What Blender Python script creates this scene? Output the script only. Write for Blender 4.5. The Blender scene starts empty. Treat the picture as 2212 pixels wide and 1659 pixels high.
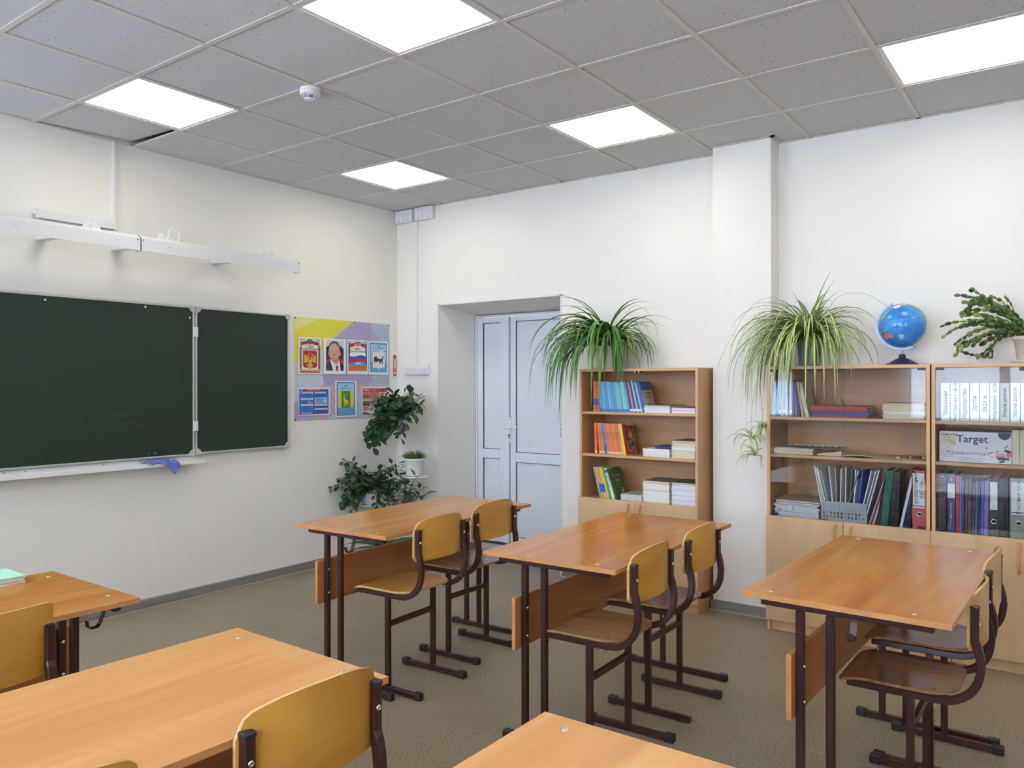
import bpy, bmesh, math, random
from mathutils import Vector, Matrix, Euler

random.seed(7)
PI = math.pi
SC = bpy.context.scene
COL = SC.collection

# ------------------------------------------------------------------ camera
cd = bpy.data.cameras.new('camera')
cam = bpy.data.objects.new('camera', cd)
COL.objects.link(cam)
cd.sensor_fit = 'HORIZONTAL'
cd.sensor_width = 36.0
cd.lens = 36.0 * 1700.0 / 2212.0
cd.clip_start = 0.05
cam.location = (4.917, -5.008, 1.449)
cam.rotation_euler = Euler((math.radians(90.024), math.radians(0.07), math.radians(36.18)), 'XYZ')
SC.camera = cam

# ------------------------------------------------------------------ world, exposure
SC.view_settings.view_transform = 'Standard'
SC.view_settings.look = 'None'
SC.view_settings.gamma = 1.0
SC.view_settings.use_curve_mapping = False
SC.view_settings.exposure = -0.01
SKY_STRENGTH = 31.0
PANEL_STRENGTH = 8.0
w = bpy.data.worlds.new('overcast_sky')
SC.world = w
w.use_nodes = True
bg = w.node_tree.nodes['Background']
bg.inputs[0].default_value = (0.72, 0.80, 0.98, 1)
bg.inputs[1].default_value = SKY_STRENGTH


def window_portal(x, w_, z0, z1, y):
    l = bpy.data.lights.new('window_daylight', 'AREA')
    l.shape = 'RECTANGLE'
    l.size = w_
    l.size_y = z1 - z0
    l.cycles.is_portal = True
    o = bpy.data.objects.new('window_daylight', l)
    COL.objects.link(o)
    o.location = (x, y, (z0 + z1) / 2)
    o.rotation_euler = (PI / 2, 0, PI)      # faces +y, into the room
    return o


WINDOWS = [(0.95, 1.74), (4.15, 2.1), (7.2, 1.1)]   # centre x, width
WZ0, WZ1, WY = 0.97, 2.76, -6.2
for wx, ww in WINDOWS:
    window_portal(wx, ww, WZ0, WZ1, WY - 0.02)

# ------------------------------------------------------------------ colour + materials


def lin(c):
    c = c / 255.0
    return c / 12.92 if c <= 0.04045 else ((c + 0.055) / 1.055) ** 2.4


def rgb(r, g, b):
    return (lin(r), lin(g), lin(b), 1.0)


MATS = {}


def mat(name, c, rough=0.5, metal=0.0, spec=0.5, bump=0.0, bscale=200.0, var=0.0, vscale=8.0, sheen=0.0, alpha=None, coat=0.0, trans=0.0):
    if name in MATS:
        return MATS[name]
    m = bpy.data.materials.new(name)
    m.use_nodes = True
    nt = m.node_tree
    b = nt.nodes['Principled BSDF']
    col = rgb(*c)
    b.inputs['Base Color'].default_value = col
    b.inputs['Roughness'].default_value = rough
    b.inputs['Metallic'].default_value = metal
    b.inputs['Specular IOR Level'].default_value = spec
    b.inputs['Coat Weight'].default_value = coat
    if alpha is not None:
        b.inputs['Alpha'].default_value = alpha
    if var > 0 or bump > 0:
        tc = nt.nodes.new('ShaderNodeTexCoord')
    if var > 0:
        n = nt.nodes.new('ShaderNodeTexNoise')
        n.inputs['Scale'].default_value = vscale
        n.inputs['Detail'].default_value = 4
        nt.links.new(tc.outputs['Object'], n.inputs['Vector'])
        r = nt.nodes.new('ShaderNodeMixRGB')
        r.inputs[1].default_value = tuple(max(0, x * (1 - var)) for x in col[:3]) + (1,)
        r.inputs[2].default_value = tuple(min(1, x * (1 + var)) for x in col[:3]) + (1,)
        nt.links.new(n.outputs['Fac'], r.inputs[0])
        nt.links.new(r.outputs[0], b.inputs['Base Color'])
    if bump > 0:
        n2 = nt.nodes.new('ShaderNodeTexNoise')
        n2.inputs['Scale'].default_value = bscale
        nt.links.new(tc.outputs['Object'], n2.inputs['Vector'])
        bp = nt.nodes.new('ShaderNodeBump')
        bp.inputs['Strength'].default_value = bump
        bp.inputs['Distance'].default_value = 0.002
        nt.links.new(n2.outputs['Fac'], bp.inputs['Height'])
        nt.links.new(bp.outputs[0], b.inputs['Normal'])
    MATS[name] = m
    return m


def wood(name, c1, c2, axis='y', scale=6.0, stretch=14.0, rough=0.35, coat=0.0, ring=0.0, fine=0.5, c3=None, spec=0.5, rnd=True):
    """grain that runs along the given object axis"""
    m = bpy.data.materials.new(name)
    m.use_nodes = True
    nt = m.node_tree
    b = nt.nodes['Principled BSDF']
    tc = nt.nodes.new('ShaderNodeTexCoord')
    oi = nt.nodes.new('ShaderNodeObjectInfo')
    mp = nt.nodes.new('ShaderNodeMapping')
    s = {'x': (1 / stretch, 1, 1), 'y': (1, 1 / stretch, 1), 'z': (1, 1, 1 / stretch)}[axis]
    mp.inputs['Scale'].default_value = s
    ad = nt.nodes.new('ShaderNodeVectorMath')
    ad.operation = 'ADD'
    ml = nt.nodes.new('ShaderNodeMath')
    ml.operation = 'MULTIPLY'
    ml.inputs[1].default_value = 17.0 if rnd else 0.0
    nt.links.new(oi.outputs['Random'], ml.inputs[0])
    nt.links.new(tc.outputs['Object'], ad.inputs[0])
    nt.links.new(ml.outputs[0], ad.inputs[1])
    nt.links.new(ad.outputs[0], mp.inputs['Vector'])
    n = nt.nodes.new('ShaderNodeTexNoise')
    n.inputs['Scale'].default_value = scale
    n.inputs['Detail'].default_value = 6
    n.inputs['Distortion'].default_value = 0.6 + ring
    nt.links.new(mp.outputs[0], n.inputs['Vector'])
    n2 = nt.nodes.new('ShaderNodeTexNoise')
    n2.inputs['Scale'].default_value = scale * 9
    n2.inputs['Detail'].default_value = 3
    nt.links.new(mp.outputs[0], n2.inputs['Vector'])
    mx = nt.nodes.new('ShaderNodeMixRGB')
    mx.inputs[0].default_value = fine * 0.5
    nt.links.new(n.outputs['Fac'], mx.inputs[1])
    nt.links.new(n2.outputs['Fac'], mx.inputs[2])
    cr = nt.nodes.new('ShaderNodeValToRGB')
    cr.color_ramp.elements[0].position = 0.32
    cr.color_ramp.elements[0].color = rgb(*c1)
    cr.color_ramp.elements[1].position = 0.68
    cr.color_ramp.elements[1].color = rgb(*c2)
    if c3:
        e = cr.color_ramp.elements.new(0.5)
        e.color = rgb(*c3)
    nt.links.new(mx.outputs[0], cr.inputs[0])
    nt.links.new(cr.outputs[0], b.inputs['Base Color'])
    b.inputs['Roughness'].default_value = rough
    b.inputs['Specular IOR Level'].default_value = spec
    b.inputs['Coat Weight'].default_value = coat
    b.inputs['Coat Roughness'].default_value = 0.15
    return m


def emit(name, c, strength):
    m = bpy.data.materials.new(name)
    m.use_nodes = True
    nt = m.node_tree
    nt.nodes.clear()
    e = nt.nodes.new('ShaderNodeEmission')
    e.inputs[0].default_value = c
    e.inputs[1].default_value = strength
    o = nt.nodes.new('ShaderNodeOutputMaterial')
    nt.links.new(e.outputs[0], o.inputs[0])
    return m


def glass(name, tint=(1, 1, 1, 1), ior=1.5, rough=0.0):
    m = bpy.data.materials.new(name)
    m.use_nodes = True
    nt = m.node_tree
    nt.nodes.clear()
    t = nt.nodes.new('ShaderNodeBsdfTransparent')
    t.inputs[0].default_value = tint
    g = nt.nodes.new('ShaderNodeBsdfGlossy')
    g.inputs['Roughness'].default_value = rough
    f = nt.nodes.new('ShaderNodeFresnel')
    f.inputs[0].default_value = ior
    mx = nt.nodes.new('ShaderNodeMixShader')
    o = nt.nodes.new('ShaderNodeOutputMaterial')
    nt.links.new(f.outputs[0], mx.inputs[0])
    nt.links.new(t.outputs[0], mx.inputs[1])
    nt.links.new(g.outputs[0], mx.inputs[2])
    nt.links.new(mx.outputs[0], o.inputs[0])
    return m


def floor_mat():
    m = bpy.data.materials.new('speckled_linoleum')
    m.use_nodes = True
    nt = m.node_tree
    b = nt.nodes['Principled BSDF']
    tc = nt.nodes.new('ShaderNodeTexCoord')
    n = nt.nodes.new('ShaderNodeTexNoise')
    n.inputs['Scale'].default_value = 170
    n.inputs['Detail'].default_value = 3
    nt.links.new(tc.outputs['Object'], n.inputs['Vector'])
    cr = nt.nodes.new('ShaderNodeValToRGB')
    cr.color_ramp.elements[0].position = 0.38
    cr.color_ramp.elements[0].color = rgb(116, 106, 87)
    cr.color_ramp.elements[1].position = 0.62
    cr.color_ramp.elements[1].color = rgb(182, 168, 142)
    e = cr.color_ramp.elements.new(0.5)
    e.color = rgb(148, 136, 114)
    nt.links.new(n.outputs['Fac'], cr.inputs[0])
    n2 = nt.nodes.new('ShaderNodeTexNoise')
    n2.inputs['Scale'].default_value = 2.2
    nt.links.new(tc.outputs['Object'], n2.inputs['Vector'])
    mx = nt.nodes.new('ShaderNodeMixRGB')
    mx.blend_type = 'MULTIPLY'
    mx.inputs[0].default_value = 0.25
    nt.links.new(cr.outputs[0], mx.inputs[1])
    nt.links.new(n2.outputs['Fac'], mx.inputs[2])
    nt.links.new(mx.outputs[0], b.inputs['Base Color'])
    b.inputs['Roughness'].default_value = 0.42
    b.inputs['Specular IOR Level'].default_value = 0.35
    return m


def tile_mat():
    """mineral-fibre tile: pale, with short dark fissures"""
    m = bpy.data.materials.new('mineral_fibre_tile')
    m.use_nodes = True
    nt = m.node_tree
    b = nt.nodes['Principled BSDF']
    tc = nt.nodes.new('ShaderNodeTexCoord')
    v = nt.nodes.new('ShaderNodeTexVoronoi')
    v.inputs['Scale'].default_value = 42
    mp = nt.nodes.new('ShaderNodeMapping')
    mp.inputs['Scale'].default_value = (1.0, 2.0, 1)
    n = nt.nodes.new('ShaderNodeTexNoise')
    n.inputs['Scale'].default_value = 9
    nt.links.new(tc.outputs['Object'], n.inputs['Vector'])
    mxv = nt.nodes.new('ShaderNodeMixRGB')
    mxv.inputs[0].default_value = 0.12
    nt.links.new(tc.outputs['Object'], mxv.inputs[1])
    nt.links.new(n.outputs['Color'], mxv.inputs[2])
    nt.links.new(mxv.outputs[0], mp.inputs[0])
    nt.links.new(mp.outputs[0], v.inputs['Vector'])
    cr = nt.nodes.new('ShaderNodeValToRGB')
    cr.color_ramp.elements[0].position = 0.10
    cr.color_ramp.elements[0].color = rgb(122, 120, 120)
    cr.color_ramp.elements[1].position = 0.17
    cr.color_ramp.elements[1].color = rgb(210, 212, 215)
    nt.links.new(v.outputs['Distance'], cr.inputs[0])
    nt.links.new(cr.outputs[0], b.inputs['Base Color'])
    b.inputs['Roughness'].default_value = 0.9
    b.inputs['Specular IOR Level'].default_value = 0.1
    return m


M_WALL = mat('white_wall_paint', (240, 237, 231), 0.55, bump=0.12, bscale=260, spec=0.3)
M_WALL2 = mat('cream_wall_paint', (226, 220, 210), 0.6, spec=0.3)
M_FLOOR = floor_mat()
M_SEAM = mat('linoleum_weld', (158, 147, 128), 0.5)
M_TILE = tile_mat()
M_TBAR = mat('grid_bar_white', (214, 211, 208), 0.5)
M_PLENUM = mat('plenum_dark', (40, 42, 46), 0.9)
M_LED = emit('led_diffuser', (1.0, 0.975, 0.85, 1), PANEL_STRENGTH)
M_PLASTIC = mat('white_plastic', (232, 232, 234), 0.35)
M_PVC = mat('white_pvc', (226, 231, 240), 0.3)
M_PVCP = mat('white_pvc_panel', (224, 229, 236), 0.38)
M_GASKET = mat('dark_gasket', (52, 56, 66), 0.6)
M_WMETAL = mat('white_enamel', (236, 236, 236), 0.3)
M_ALU = mat('brushed_aluminium', (205, 207, 205), 0.35, 0.6)
M_RAIL = mat('lamp_enamel', (222, 223, 227), 0.3)
M_CORNER = mat('grey_plastic_corner', (190, 192, 188), 0.45)
M_CHROME = mat('chrome', (225, 225, 225), 0.15, 1.0)
M_BROWN = mat('maroon_brown_enamel', (56, 31, 27), 0.28, spec=0.5)
M_RUBBER = mat('black_rubber', (34, 34, 37), 0.5)
M_BLACK = mat('black_plastic', (24, 24, 28), 0.4)
M_TOP = wood('alder_laminate', (184, 124, 66), (216, 160, 98), 'y', 5.0, 11, 0.27, fine=0.45, c3=(201, 141, 80))
M_TOP2 = wood('alder_laminate_worn', (178, 114, 56), (206, 148, 82), 'y', 5.0, 8, 0.16, fine=0.35, c3=(192, 130, 68), ring=1.0)
M_EDGE = wood('alder_edge_band', (178, 118, 68), (203, 146, 92), 'y', 8, 9, 0.4)
M_MODESTY = wood('alder_front_panel', (168, 104, 56), (192, 128, 74), 'y', 5, 12, 0.4)
M_PLY = wood('varnished_plywood', (176, 118, 42), (200, 148, 66), 'y', 3.2, 4, 0.3, ring=1.4, fine=0.2, c3=(190, 134, 54), coat=0.3)
M_PLYEDGE = wood('plywood_edge', (168, 124, 74), (222, 184, 130), 'y', 60, 30, 0.5)
M_EDGED = wood('dark_plywood_edge', (120, 84, 50), (168, 126, 80), 'y', 60, 30, 0.5)
M_SEATD = wood('worn_varnished_seat', (136, 94, 54), (170, 124, 74), 'x', 9, 7, 0.25, ring=.5, fine=0.6, coat=0.4)
M_SEATR = wood('brown_varnished_seat', (118, 70, 28), (150, 94, 38), 'x', 8, 7, 0.2, ring=.4, fine=0.6, coat=0.6)
M_BEECH = wood('beech_laminate', (176, 128, 84), (196, 150, 104), 'x', 7, 14, 0.4, fine=0.6, rnd=False)
M_BEECHV = wood('beech_laminate_upright', (184, 138, 92), (204, 160, 112), 'z', 7, 14, 0.4, fine=0.6)
M_BEECHE = mat('beech_edge_band', (208, 162, 112), 0.4)
M_BIRCH = wood('birch_door_laminate', (196, 160, 116), (216, 182, 138), 'z', 5, 9, 0.38, fine=0.35, ring=0.6)
M_HANDLE = mat('honey_wood_handle', (206, 140, 72), 0.35)
M_GLASS = glass('clear_glass', (0.97, 0.985, 0.98, 1), 1.47)
M_BOARD = mat('green_board', (37, 52, 43), 0.42, var=0.10, vscale=3.0, spec=0.35)
M_SMEAR = mat('chalk_smear', (58, 70, 62), 0.7)
M_BASE = wood('grey_skirting', (104, 101, 100), (146, 142, 138), 'y', 9, 10, 0.45)
M_BASEX = wood('grey_skirting_x', (104, 101, 100), (146, 142, 138), 'x', 9, 10, 0.45)
M_BASELIP = mat('skirting_lip', (168, 164, 158), 0.5)
M_PAPER = mat('paper_white', (236, 236, 234), 0.8)
M_PAPERC = mat('paper_cream', (226, 214, 184), 0.8)
M_LACE = mat('white_lace', (236, 238, 242), 0.9, alpha=0.72)

# ------------------------------------------------------------------ mesh builder


class MB:
    def __init__(s):
        s.v, s.f, s.mi, s.sm = [], [], [], []

    def add(s, vs, fs, m=0, M=None, smooth=False):
        k = len(s.v)
        for p in vs:
            p = Vector(p)
            if M is not None:
                p = M @ p
            s.v.append(tuple(p))
        for f in fs:
            s.f.append(tuple(i + k for i in f))
            s.mi.append(m)
            s.sm.append(smooth)
        return s

    def box(s, x0, y0, z0, x1, y1, z1, m=0, M=None):
        vs = [(x0, y0, z0), (x1, y0, z0), (x1, y1, z0), (x0, y1, z0), (x0, y0, z1), (x1, y0, z1), (x1, y1, z1), (x0, y1, z1)]
        fs = [(0, 3, 2, 1), (4, 5, 6, 7), (0, 1, 5, 4), (1, 2, 6, 5), (2, 3, 7, 6), (3, 0, 4, 7)]
        return s.add(vs, fs, m, M)

    def prism(s, pts, h0, h1, axis='z', m=0, M=None, m_side=None):
        """pts: ccw outline in the two other axes (x,y | y,z | x,z), extruded from h0 to h1"""
        def P(a, b, h):
            return {'z': (a, b, h), 'x': (h, a, b), 'y': (a, h, b)}[axis]
        n = len(pts)
        k = [P(a, b, h0) for a, b in pts] + [P(a, b, h1) for a, b in pts]
        s.add(k, [tuple(reversed(range(n))), tuple(range(n, 2 * n))], m, M)
        s.add(k, [(i, (i + 1) % n, (i + 1) % n + n, i + n) for i in range(n)], m if m_side is None else m_side, M)
        return s

    def cyl(s, p0, p1, r0, r1=None, n=12, m=0, caps=True, M=None):
        r1 = r0 if r1 is None else r1
        p0, p1 = Vector(p0), Vector(p1)
        d = (p1 - p0).normalized()
        a = d.orthogonal().normalized()
        b = d.cross(a)
        vs = []
        for p, r in ((p0, r0), (p1, r1)):
            for i in range(n):
                t = 2 * PI * i / n
                vs.append(p + a * (r * math.cos(t)) + b * (r * math.sin(t)))
        s.add(vs, [(i, (i + 1) % n, (i + 1) % n + n, i + n) for i in range(n)], m, M, True)
        if caps:
            s.add(vs, [tuple(reversed(range(n))), tuple(range(n, 2 * n))], m, M)
        return s

    def lathe(s, prof, n=24, c=(0, 0, 0), m=0, M=None, smooth=True):
        vs = []
        for r, z in prof:
            for i in range(n):
                t = 2 * PI * i / n
                vs.append((c[0] + r * math.cos(t), c[1] + r * math.sin(t), c[2] + z))
        fs = []
        for j in range(len(prof) - 1):
            for i in range(n):
                fs.append((j * n + i, j * n + (i + 1) % n, (j + 1) * n + (i + 1) % n, (j + 1) * n + i))
        s.add(vs, fs, m, M, smooth)
        if prof[0][0] > 1e-6:
            s.add(vs[:n], [tuple(reversed(range(n)))], m, M)
        if prof[-1][0] > 1e-6:
            s.add(vs[-n:], [tuple(range(n))], m, M)
        return s

    def tube(s, pts, r, n=8, m=0, r1=None, M=None):
        pts = [Vector(p) for p in pts]
        N = len(pts)
        up = None
        vs = []
        for i, p in enumerate(pts):
            d = (pts[min(i + 1, N - 1)] - pts[max(i - 1, 0)]).normalized()
            if up is None:
                up = d.orthogonal().normalized()
            up = (up - d * up.dot(d)).normalized()
            b = d.cross(up)
            rr = r if r1 is None else r + (r1 - r) * i / (N - 1)
            for k in range(n):
                t = 2 * PI * k / n
                vs.append(p + up * (rr * math.cos(t)) + b * (rr * math.sin(t)))
        fs = [(j * n + i, j * n + (i + 1) % n, (j + 1) * n + (i + 1) % n, (j + 1) * n + i) for j in range(N - 1) for i in range(n)]
        s.add(vs, fs, m, M, True)
        s.add(vs[:n], [tuple(reversed(range(n)))], m, M)
        s.add(vs[-n:], [tuple(range(n))], m, M)
        return s

    def sweep(s, pts, wy, h, y=0.0, m=0, ch=0.003):
        """square tube swept along a path in the xz plane"""
        pts = [Vector((p[0], 0, p[1])) for p in pts]
        N = len(pts)
        sec = [(-wy + ch, -h), (wy - ch, -h), (wy, -h + ch), (wy, h - ch), (wy - ch, h), (-wy + ch, h), (-wy, h - ch), (-wy, -h + ch)]
        vs = []
        for i, p in enumerate(pts):
            d = (pts[min(i + 1, N - 1)] - pts[max(i - 1, 0)]).normalized()
            nn = Vector((-d.z, 0, d.x))
            for a, b in sec:
                vs.append(p + Vector((0, y + a, 0)) + nn * b)
        k = len(sec)
        fs = [(j * k + i, j * k + (i + 1) % k, (j + 1) * k + (i + 1) % k, (j + 1) * k + i) for j in range(N - 1) for i in range(k)]
        s.add(vs, fs, m)
        s.add(vs[:k], [tuple(reversed(range(k)))], m)
        s.add(vs[-k:], [tuple(range(k))], m)
        return s

    def mesh(s, name, mats):
        me = bpy.data.meshes.new(name)
        me.from_pydata(s.v, [], s.f)
        for m in (mats if isinstance(mats, (list, tuple)) else [mats]):
            me.materials.append(m)
        me.polygons.foreach_set('material_index', s.mi)
        me.polygons.foreach_set('use_smooth', s.sm)
        me.update()
        bm = bmesh.new()
        bm.from_mesh(me)
        bmesh.ops.recalc_face_normals(bm, faces=bm.faces)
        bm.to_mesh(me)
        bm.free()
        return me

    def build(s, name, mats, parent=None, bevel=0.0, seg=1):
        return link(name, s.mesh(name, mats), parent, bevel, seg)


def link(name, me, parent=None, bevel=0.0, seg=1):
    o = bpy.data.objects.new(name, me)
    COL.objects.link(o)
    if parent is not None:
        o.parent = parent
    if bevel > 0:
        b = o.modifiers.new('edge', 'BEVEL')
        b.width = bevel
        b.segments = seg
        b.limit_method = 'ANGLE'
        b.angle_limit = math.radians(40)
        b.use_clamp_overlap = True
    return o


def thing(name, label, cat, loc=(0, 0, 0), rz=0.0, group=None):
    o = bpy.data.objects.new(name, None)
    o.empty_display_size = 0.05
    COL.objects.link(o)
    o.location = loc
    o.rotation_euler = (0, 0, rz)
    return tag(o, label, cat, group)


def tag(o, label, cat, group=None):
    o['label'] = label
    o['category'] = cat
    if group:
        o['group'] = group
    return o


def struct(name, mb, m, parent=None, bevel=0.0):
    o = mb.build(name, m, parent, bevel)
    if parent is None:
        o['kind'] = 'structure'
    return o


def copy_tree(o, parent=None):
    c = o.copy()
    COL.objects.link(c)
    c.parent = parent
    for ch in list(o.children):
        copy_tree(ch, c)
    return c


TEXTS = {}


def text_mesh(s, size, align='CENTER', bold=0.0, squeeze=1.0, spacing=1.0):
    k = (s, size, align, bold, squeeze)
    if k in TEXTS:
        return TEXTS[k]
    cu = bpy.data.curves.new('lettering', 'FONT')
    cu.body = s
    cu.size = size
    cu.resolution_u = 2
    cu.align_x = align
    cu.align_y = 'CENTER'
    cu.offset = bold
    cu.space_character = spacing
    o = bpy.data.objects.new('lettering', cu)
    COL.objects.link(o)
    dg = bpy.context.evaluated_depsgraph_get()
    me = bpy.data.meshes.new_from_object(o.evaluated_get(dg))
    bpy.data.objects.remove(o)
    bpy.data.curves.remove(cu)
    if squeeze != 1.0:
        for v in me.vertices:
            v.co.x *= squeeze
    TEXTS[k] = me
    return me


def lettering(s, size, m, parent, loc, R, name='lettering', **kw):
    """R: columns = text right, text up, text normal"""
    me = text_mesh(s, size, **kw).copy()
    me.materials.clear()
    me.materials.append(m)
    o = link(name, me, parent)
    r, u = Vector(R[0]), Vector(R[1])
    n = r.cross(u)
    M = Matrix((r, u, n)).transposed().to_4x4()
    M.translation = Vector(loc)
    o.matrix_local = M
    return o


FRONT = ((1, 0, 0), (0, 0, 1))        # faces -y
SPINE = ((0, 0, 1), (-1, 0, 0))       # faces -y, reads upwards
LEFTW = ((0, 1, 0), (0, 0, 1))        # on the x=0 wall, faces +x
ORD = ('first second third fourth fifth sixth seventh eighth ninth tenth eleventh twelfth thirteenth fourteenth fifteenth '
       'sixteenth seventeenth eighteenth nineteenth twentieth').split()

# lettering is made first, while the scene is nearly empty
for _s in ('Уравнения', 'Многозначные числа', 'Неравенство', 'Дроби', 'Задачи', 'Именованные числа', 'Второй десяток', 'Первый десяток'):
    text_mesh(_s, 0.027, squeeze=0.86)

# ------------------------------------------------------------------ room shell
RX, RY0, RH = 8.2, -6.2, 2.965
DX0, DX1, DZ = 0.485, 1.71, 2.118       # door opening in the back wall
BX0, BX1, BZ, DD = 0.555, 1.635, 2.05, 0.42

struct('floor', MB().box(-0.3, RY0 - 0.3, -0.1, RX + 0.3, 0.75, 0.0), M_FLOOR)
fl = bpy.data.objects['floor']
for i, sy in enumerate((-1.80, -3.80)):
    MB().box(0.02, sy - 0.002, -0.001, RX, sy + 0.002, 0.0006).build('floor_seam', M_SEAM, fl)
struct('wall_left', MB().box(-0.2, RY0 - 0.2, 0, 0, 0.2, RH + 0.25), M_WALL)
mb = MB()
mb.box(0.0, 0, 0, DX0, 0.2, RH + 0.25)
mb.box(DX1, 0, 0, RX, 0.2, RH + 0.25)
mb.box(DX0, 0, DZ, DX1, 0.2, RH + 0.25)
struct('wall_back', mb, M_WALL)
# splayed door reveal
mb = MB()
q = [(DX0, 0.0, 0), (BX0, DD, 0), (BX0, DD, BZ), (DX0, 0.0, DZ)]
mb.add([(DX0, 0.0, 0), (BX0, DD + .1, 0), (BX0, DD + .1, BZ), (DX0, 0.0, DZ), (DX0 - .05, 0.201, 0), (DX0 - .05, DD + .1, 0), (DX0 - .05, DD + .1, BZ), (DX0 - .05, 0.201, DZ)],
       [(0, 1, 2, 3), (4, 7, 6, 5), (1, 5, 6, 2)], 0)
mb.add([(DX1, 0.0, 0), (BX1, DD + .1, 0), (BX1, DD + .1, BZ), (DX1, 0.0, DZ), (DX1 + .05, 0.201, 0), (DX1 + .05, DD + .1, 0), (DX1 + .05, DD + .1, BZ), (DX1 + .05, 0.201, DZ)],
       [(0, 3, 2, 1), (4, 5, 6, 7), (1, 2, 6, 5)], 0)
mb.add([(DX0, 0.0, DZ), (DX1, 0.0, DZ), (BX1, DD + .1, BZ), (BX0, DD + .1, BZ)], [(0, 1, 2, 3)], 0)
struct('trim_1', mb, M_WALL)
struct('door_light_block', MB().box(0.2, DD + .12, 0, 2.1, DD + .2, RH), M_WALL2)  # unseen panel added behind the door to block sky light leaking round the leaves
# bright corner bead round the opening
mb = MB()
mb.box(DX0 - 0.012, -0.004, 0, DX0 + 0.001, 0.004, DZ + 0.012)
mb.box(DX1 - 0.001, -0.004, 0, DX1 + 0.012, 0.004, DZ + 0.012)
mb.box(DX0 - 0.012, -0.004, DZ - 0.001, DX1 + 0.012, 0.004, DZ + 0.012)
struct('trim_2', mb, M_PLASTIC)
struct('wall_pillar', MB().box(2.972, -0.158, 0, 3.345, 0.05, RH), M_WALL)
mb = MB().box(RX, RY0 - 0.2, 0, RX + 0.2, 0.2, RH + 0.25)
struct('wall_right', mb, M_WALL)
# wall behind the camera, with windows
mb = MB()
mb.box(-0.2, RY0 - 0.35, 0, RX + .2, RY0, WZ0)
mb.box(-0.2, RY0 - 0.35, WZ1, RX + .2, RY0, RH + 0.25)
xs = [-0.2] + [v for wx, ww in WINDOWS for v in (wx - ww / 2, wx + ww / 2)] + [RX + .2]
for i in range(0, len(xs), 2):
    mb.box(xs[i], RY0 - 0.35, WZ0, xs[i + 1], RY0, WZ1)
struct('wall_front', mb, M_WALL)
for i, (wx, ww) in enumerate(WINDOWS):
    mb = MB()
    x0, x1 = wx - ww / 2, wx + ww / 2
    y0, y1 = RY0 - 0.22, RY0 - 0.15
    mb.box(x0, y0, WZ0, x0 + .07, y1, WZ1).box(x1 - .07, y0, WZ0, x1, y1, WZ1)
    mb.box(x0 + .07, y0, WZ0, x1 - .07, y1, WZ0 + .07).box(x0 + .07, y0, WZ1 - .07, x1 - .07, y1, WZ1).box(wx - .05, y0, WZ0 + .07, wx + .05, y1, WZ1 - .07)
    wo = struct('window_%d' % (i + 1), mb, M_PVC)
    MB().box(x0 + .07, y0 + .03, WZ0 + .07, wx - .05, y0 + .034, WZ1 - .07).build('pane', M_GLASS, wo)
    MB().box(wx + .05, y0 + .03, WZ0 + .07, x1 - .07, y0 + .034, WZ1 - .07).build('pane', M_GLASS, wo)
    MB().box(x0 - .05, RY0 - .14, WZ0 - .03, x1 + .05, RY0 + .12, WZ0).build('sill', M_PLASTIC, wo)

# lace half curtains
def lace():
    m = bpy.data.materials.new('lace_curtain')
    m.use_nodes = True
    nt = m.node_tree
    nt.nodes.clear()
    d = nt.nodes.new('ShaderNodeBsdfDiffuse')
    d.inputs[0].default_value = rgb(226, 228, 236)
    tl = nt.nodes.new('ShaderNodeBsdfTranslucent')
    tl.inputs[0].default_value = rgb(226, 228, 236)
    tp = nt.nodes.new('ShaderNodeBsdfTransparent')
    m1 = nt.nodes.new('ShaderNodeMixShader')
    m1.inputs[0].default_value = .6
    m2 = nt.nodes.new('ShaderNodeMixShader')
    m2.inputs[0].default_value = .30
    o = nt.nodes.new('ShaderNodeOutputMaterial')
    nt.links.new(d.outputs[0], m1.inputs[1])
    nt.links.new(tl.outputs[0], m1.inputs[2])
    nt.links.new(m1.outputs[0], m2.inputs[1])
    nt.links.new(tp.outputs[0], m2.inputs[2])
    nt.links.new(m2.outputs[0], o.inputs[0])
    return m


M_CURT = lace()
for i, (wx, ww) in enumerate(WINDOWS):
    x0, x1 = wx - ww / 2 - .06, wx + ww / 2 + .06
    mb = MB()
    n = 96
    vs = []
    for k in range(n + 1):
        u = k / n
        x = x0 + (x1 - x0) * u
        y = RY0 + .07 + .022 * math.sin(u * 2 * PI * 17)
        zb = 1.055 - .075 * abs(math.sin(u * PI * 17))
        vs += [(x, y, zb), (x, y, 2.86)]
    mb.add(vs, [(2 * k, 2 * k + 2, 2 * k + 3, 2 * k + 1) for k in range(n)], 0, smooth=True)
    c = thing('curtain', 'white lace curtain hanging at the %s window behind the camera' % ORD[i], 'curtain', (0, 0, 0))
    mb.build('lace', M_CURT, c)
    MB().cyl((x0 - .05, RY0 + .07, 2.86), (x1 + .05, RY0 + .07, 2.86), .012, n=10).build('rod', M_PLASTIC, c)

# skirting
for nm, pts, mm in (('baseboard_left', (0, RY0, 0.014, 0.0), M_BASE), ('baseboard_back', (0.014, -0.014, DX0 - .012, 0), M_BASEX),
                    ('baseboard_right', (DX1 + .012, -0.014, 2.972, 0), M_BASEX), ('baseboard_pillar', (2.958, -0.172, 3.36, -0.158), M_BASEX),
                    ('baseboard_far', (3.36, -0.014, RX, 0), M_BASEX)):
    x0, y0, x1, y1 = pts
    o = struct(nm, MB().box(x0, y0, 0, x1, y1, 0.068), mm, bevel=0.004)
    e = 0.006
    MB().box(x0 if nm != 'baseboard_left' else 0.014, y0 - (0 if nm == 'baseboard_left' else e), 0.0005, x1 + (e if nm == 'baseboard_left' else 0), y0 if nm != 'baseboard_left' else y1, 0.010).build('floor_lip', M_BASELIP, o)
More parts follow.
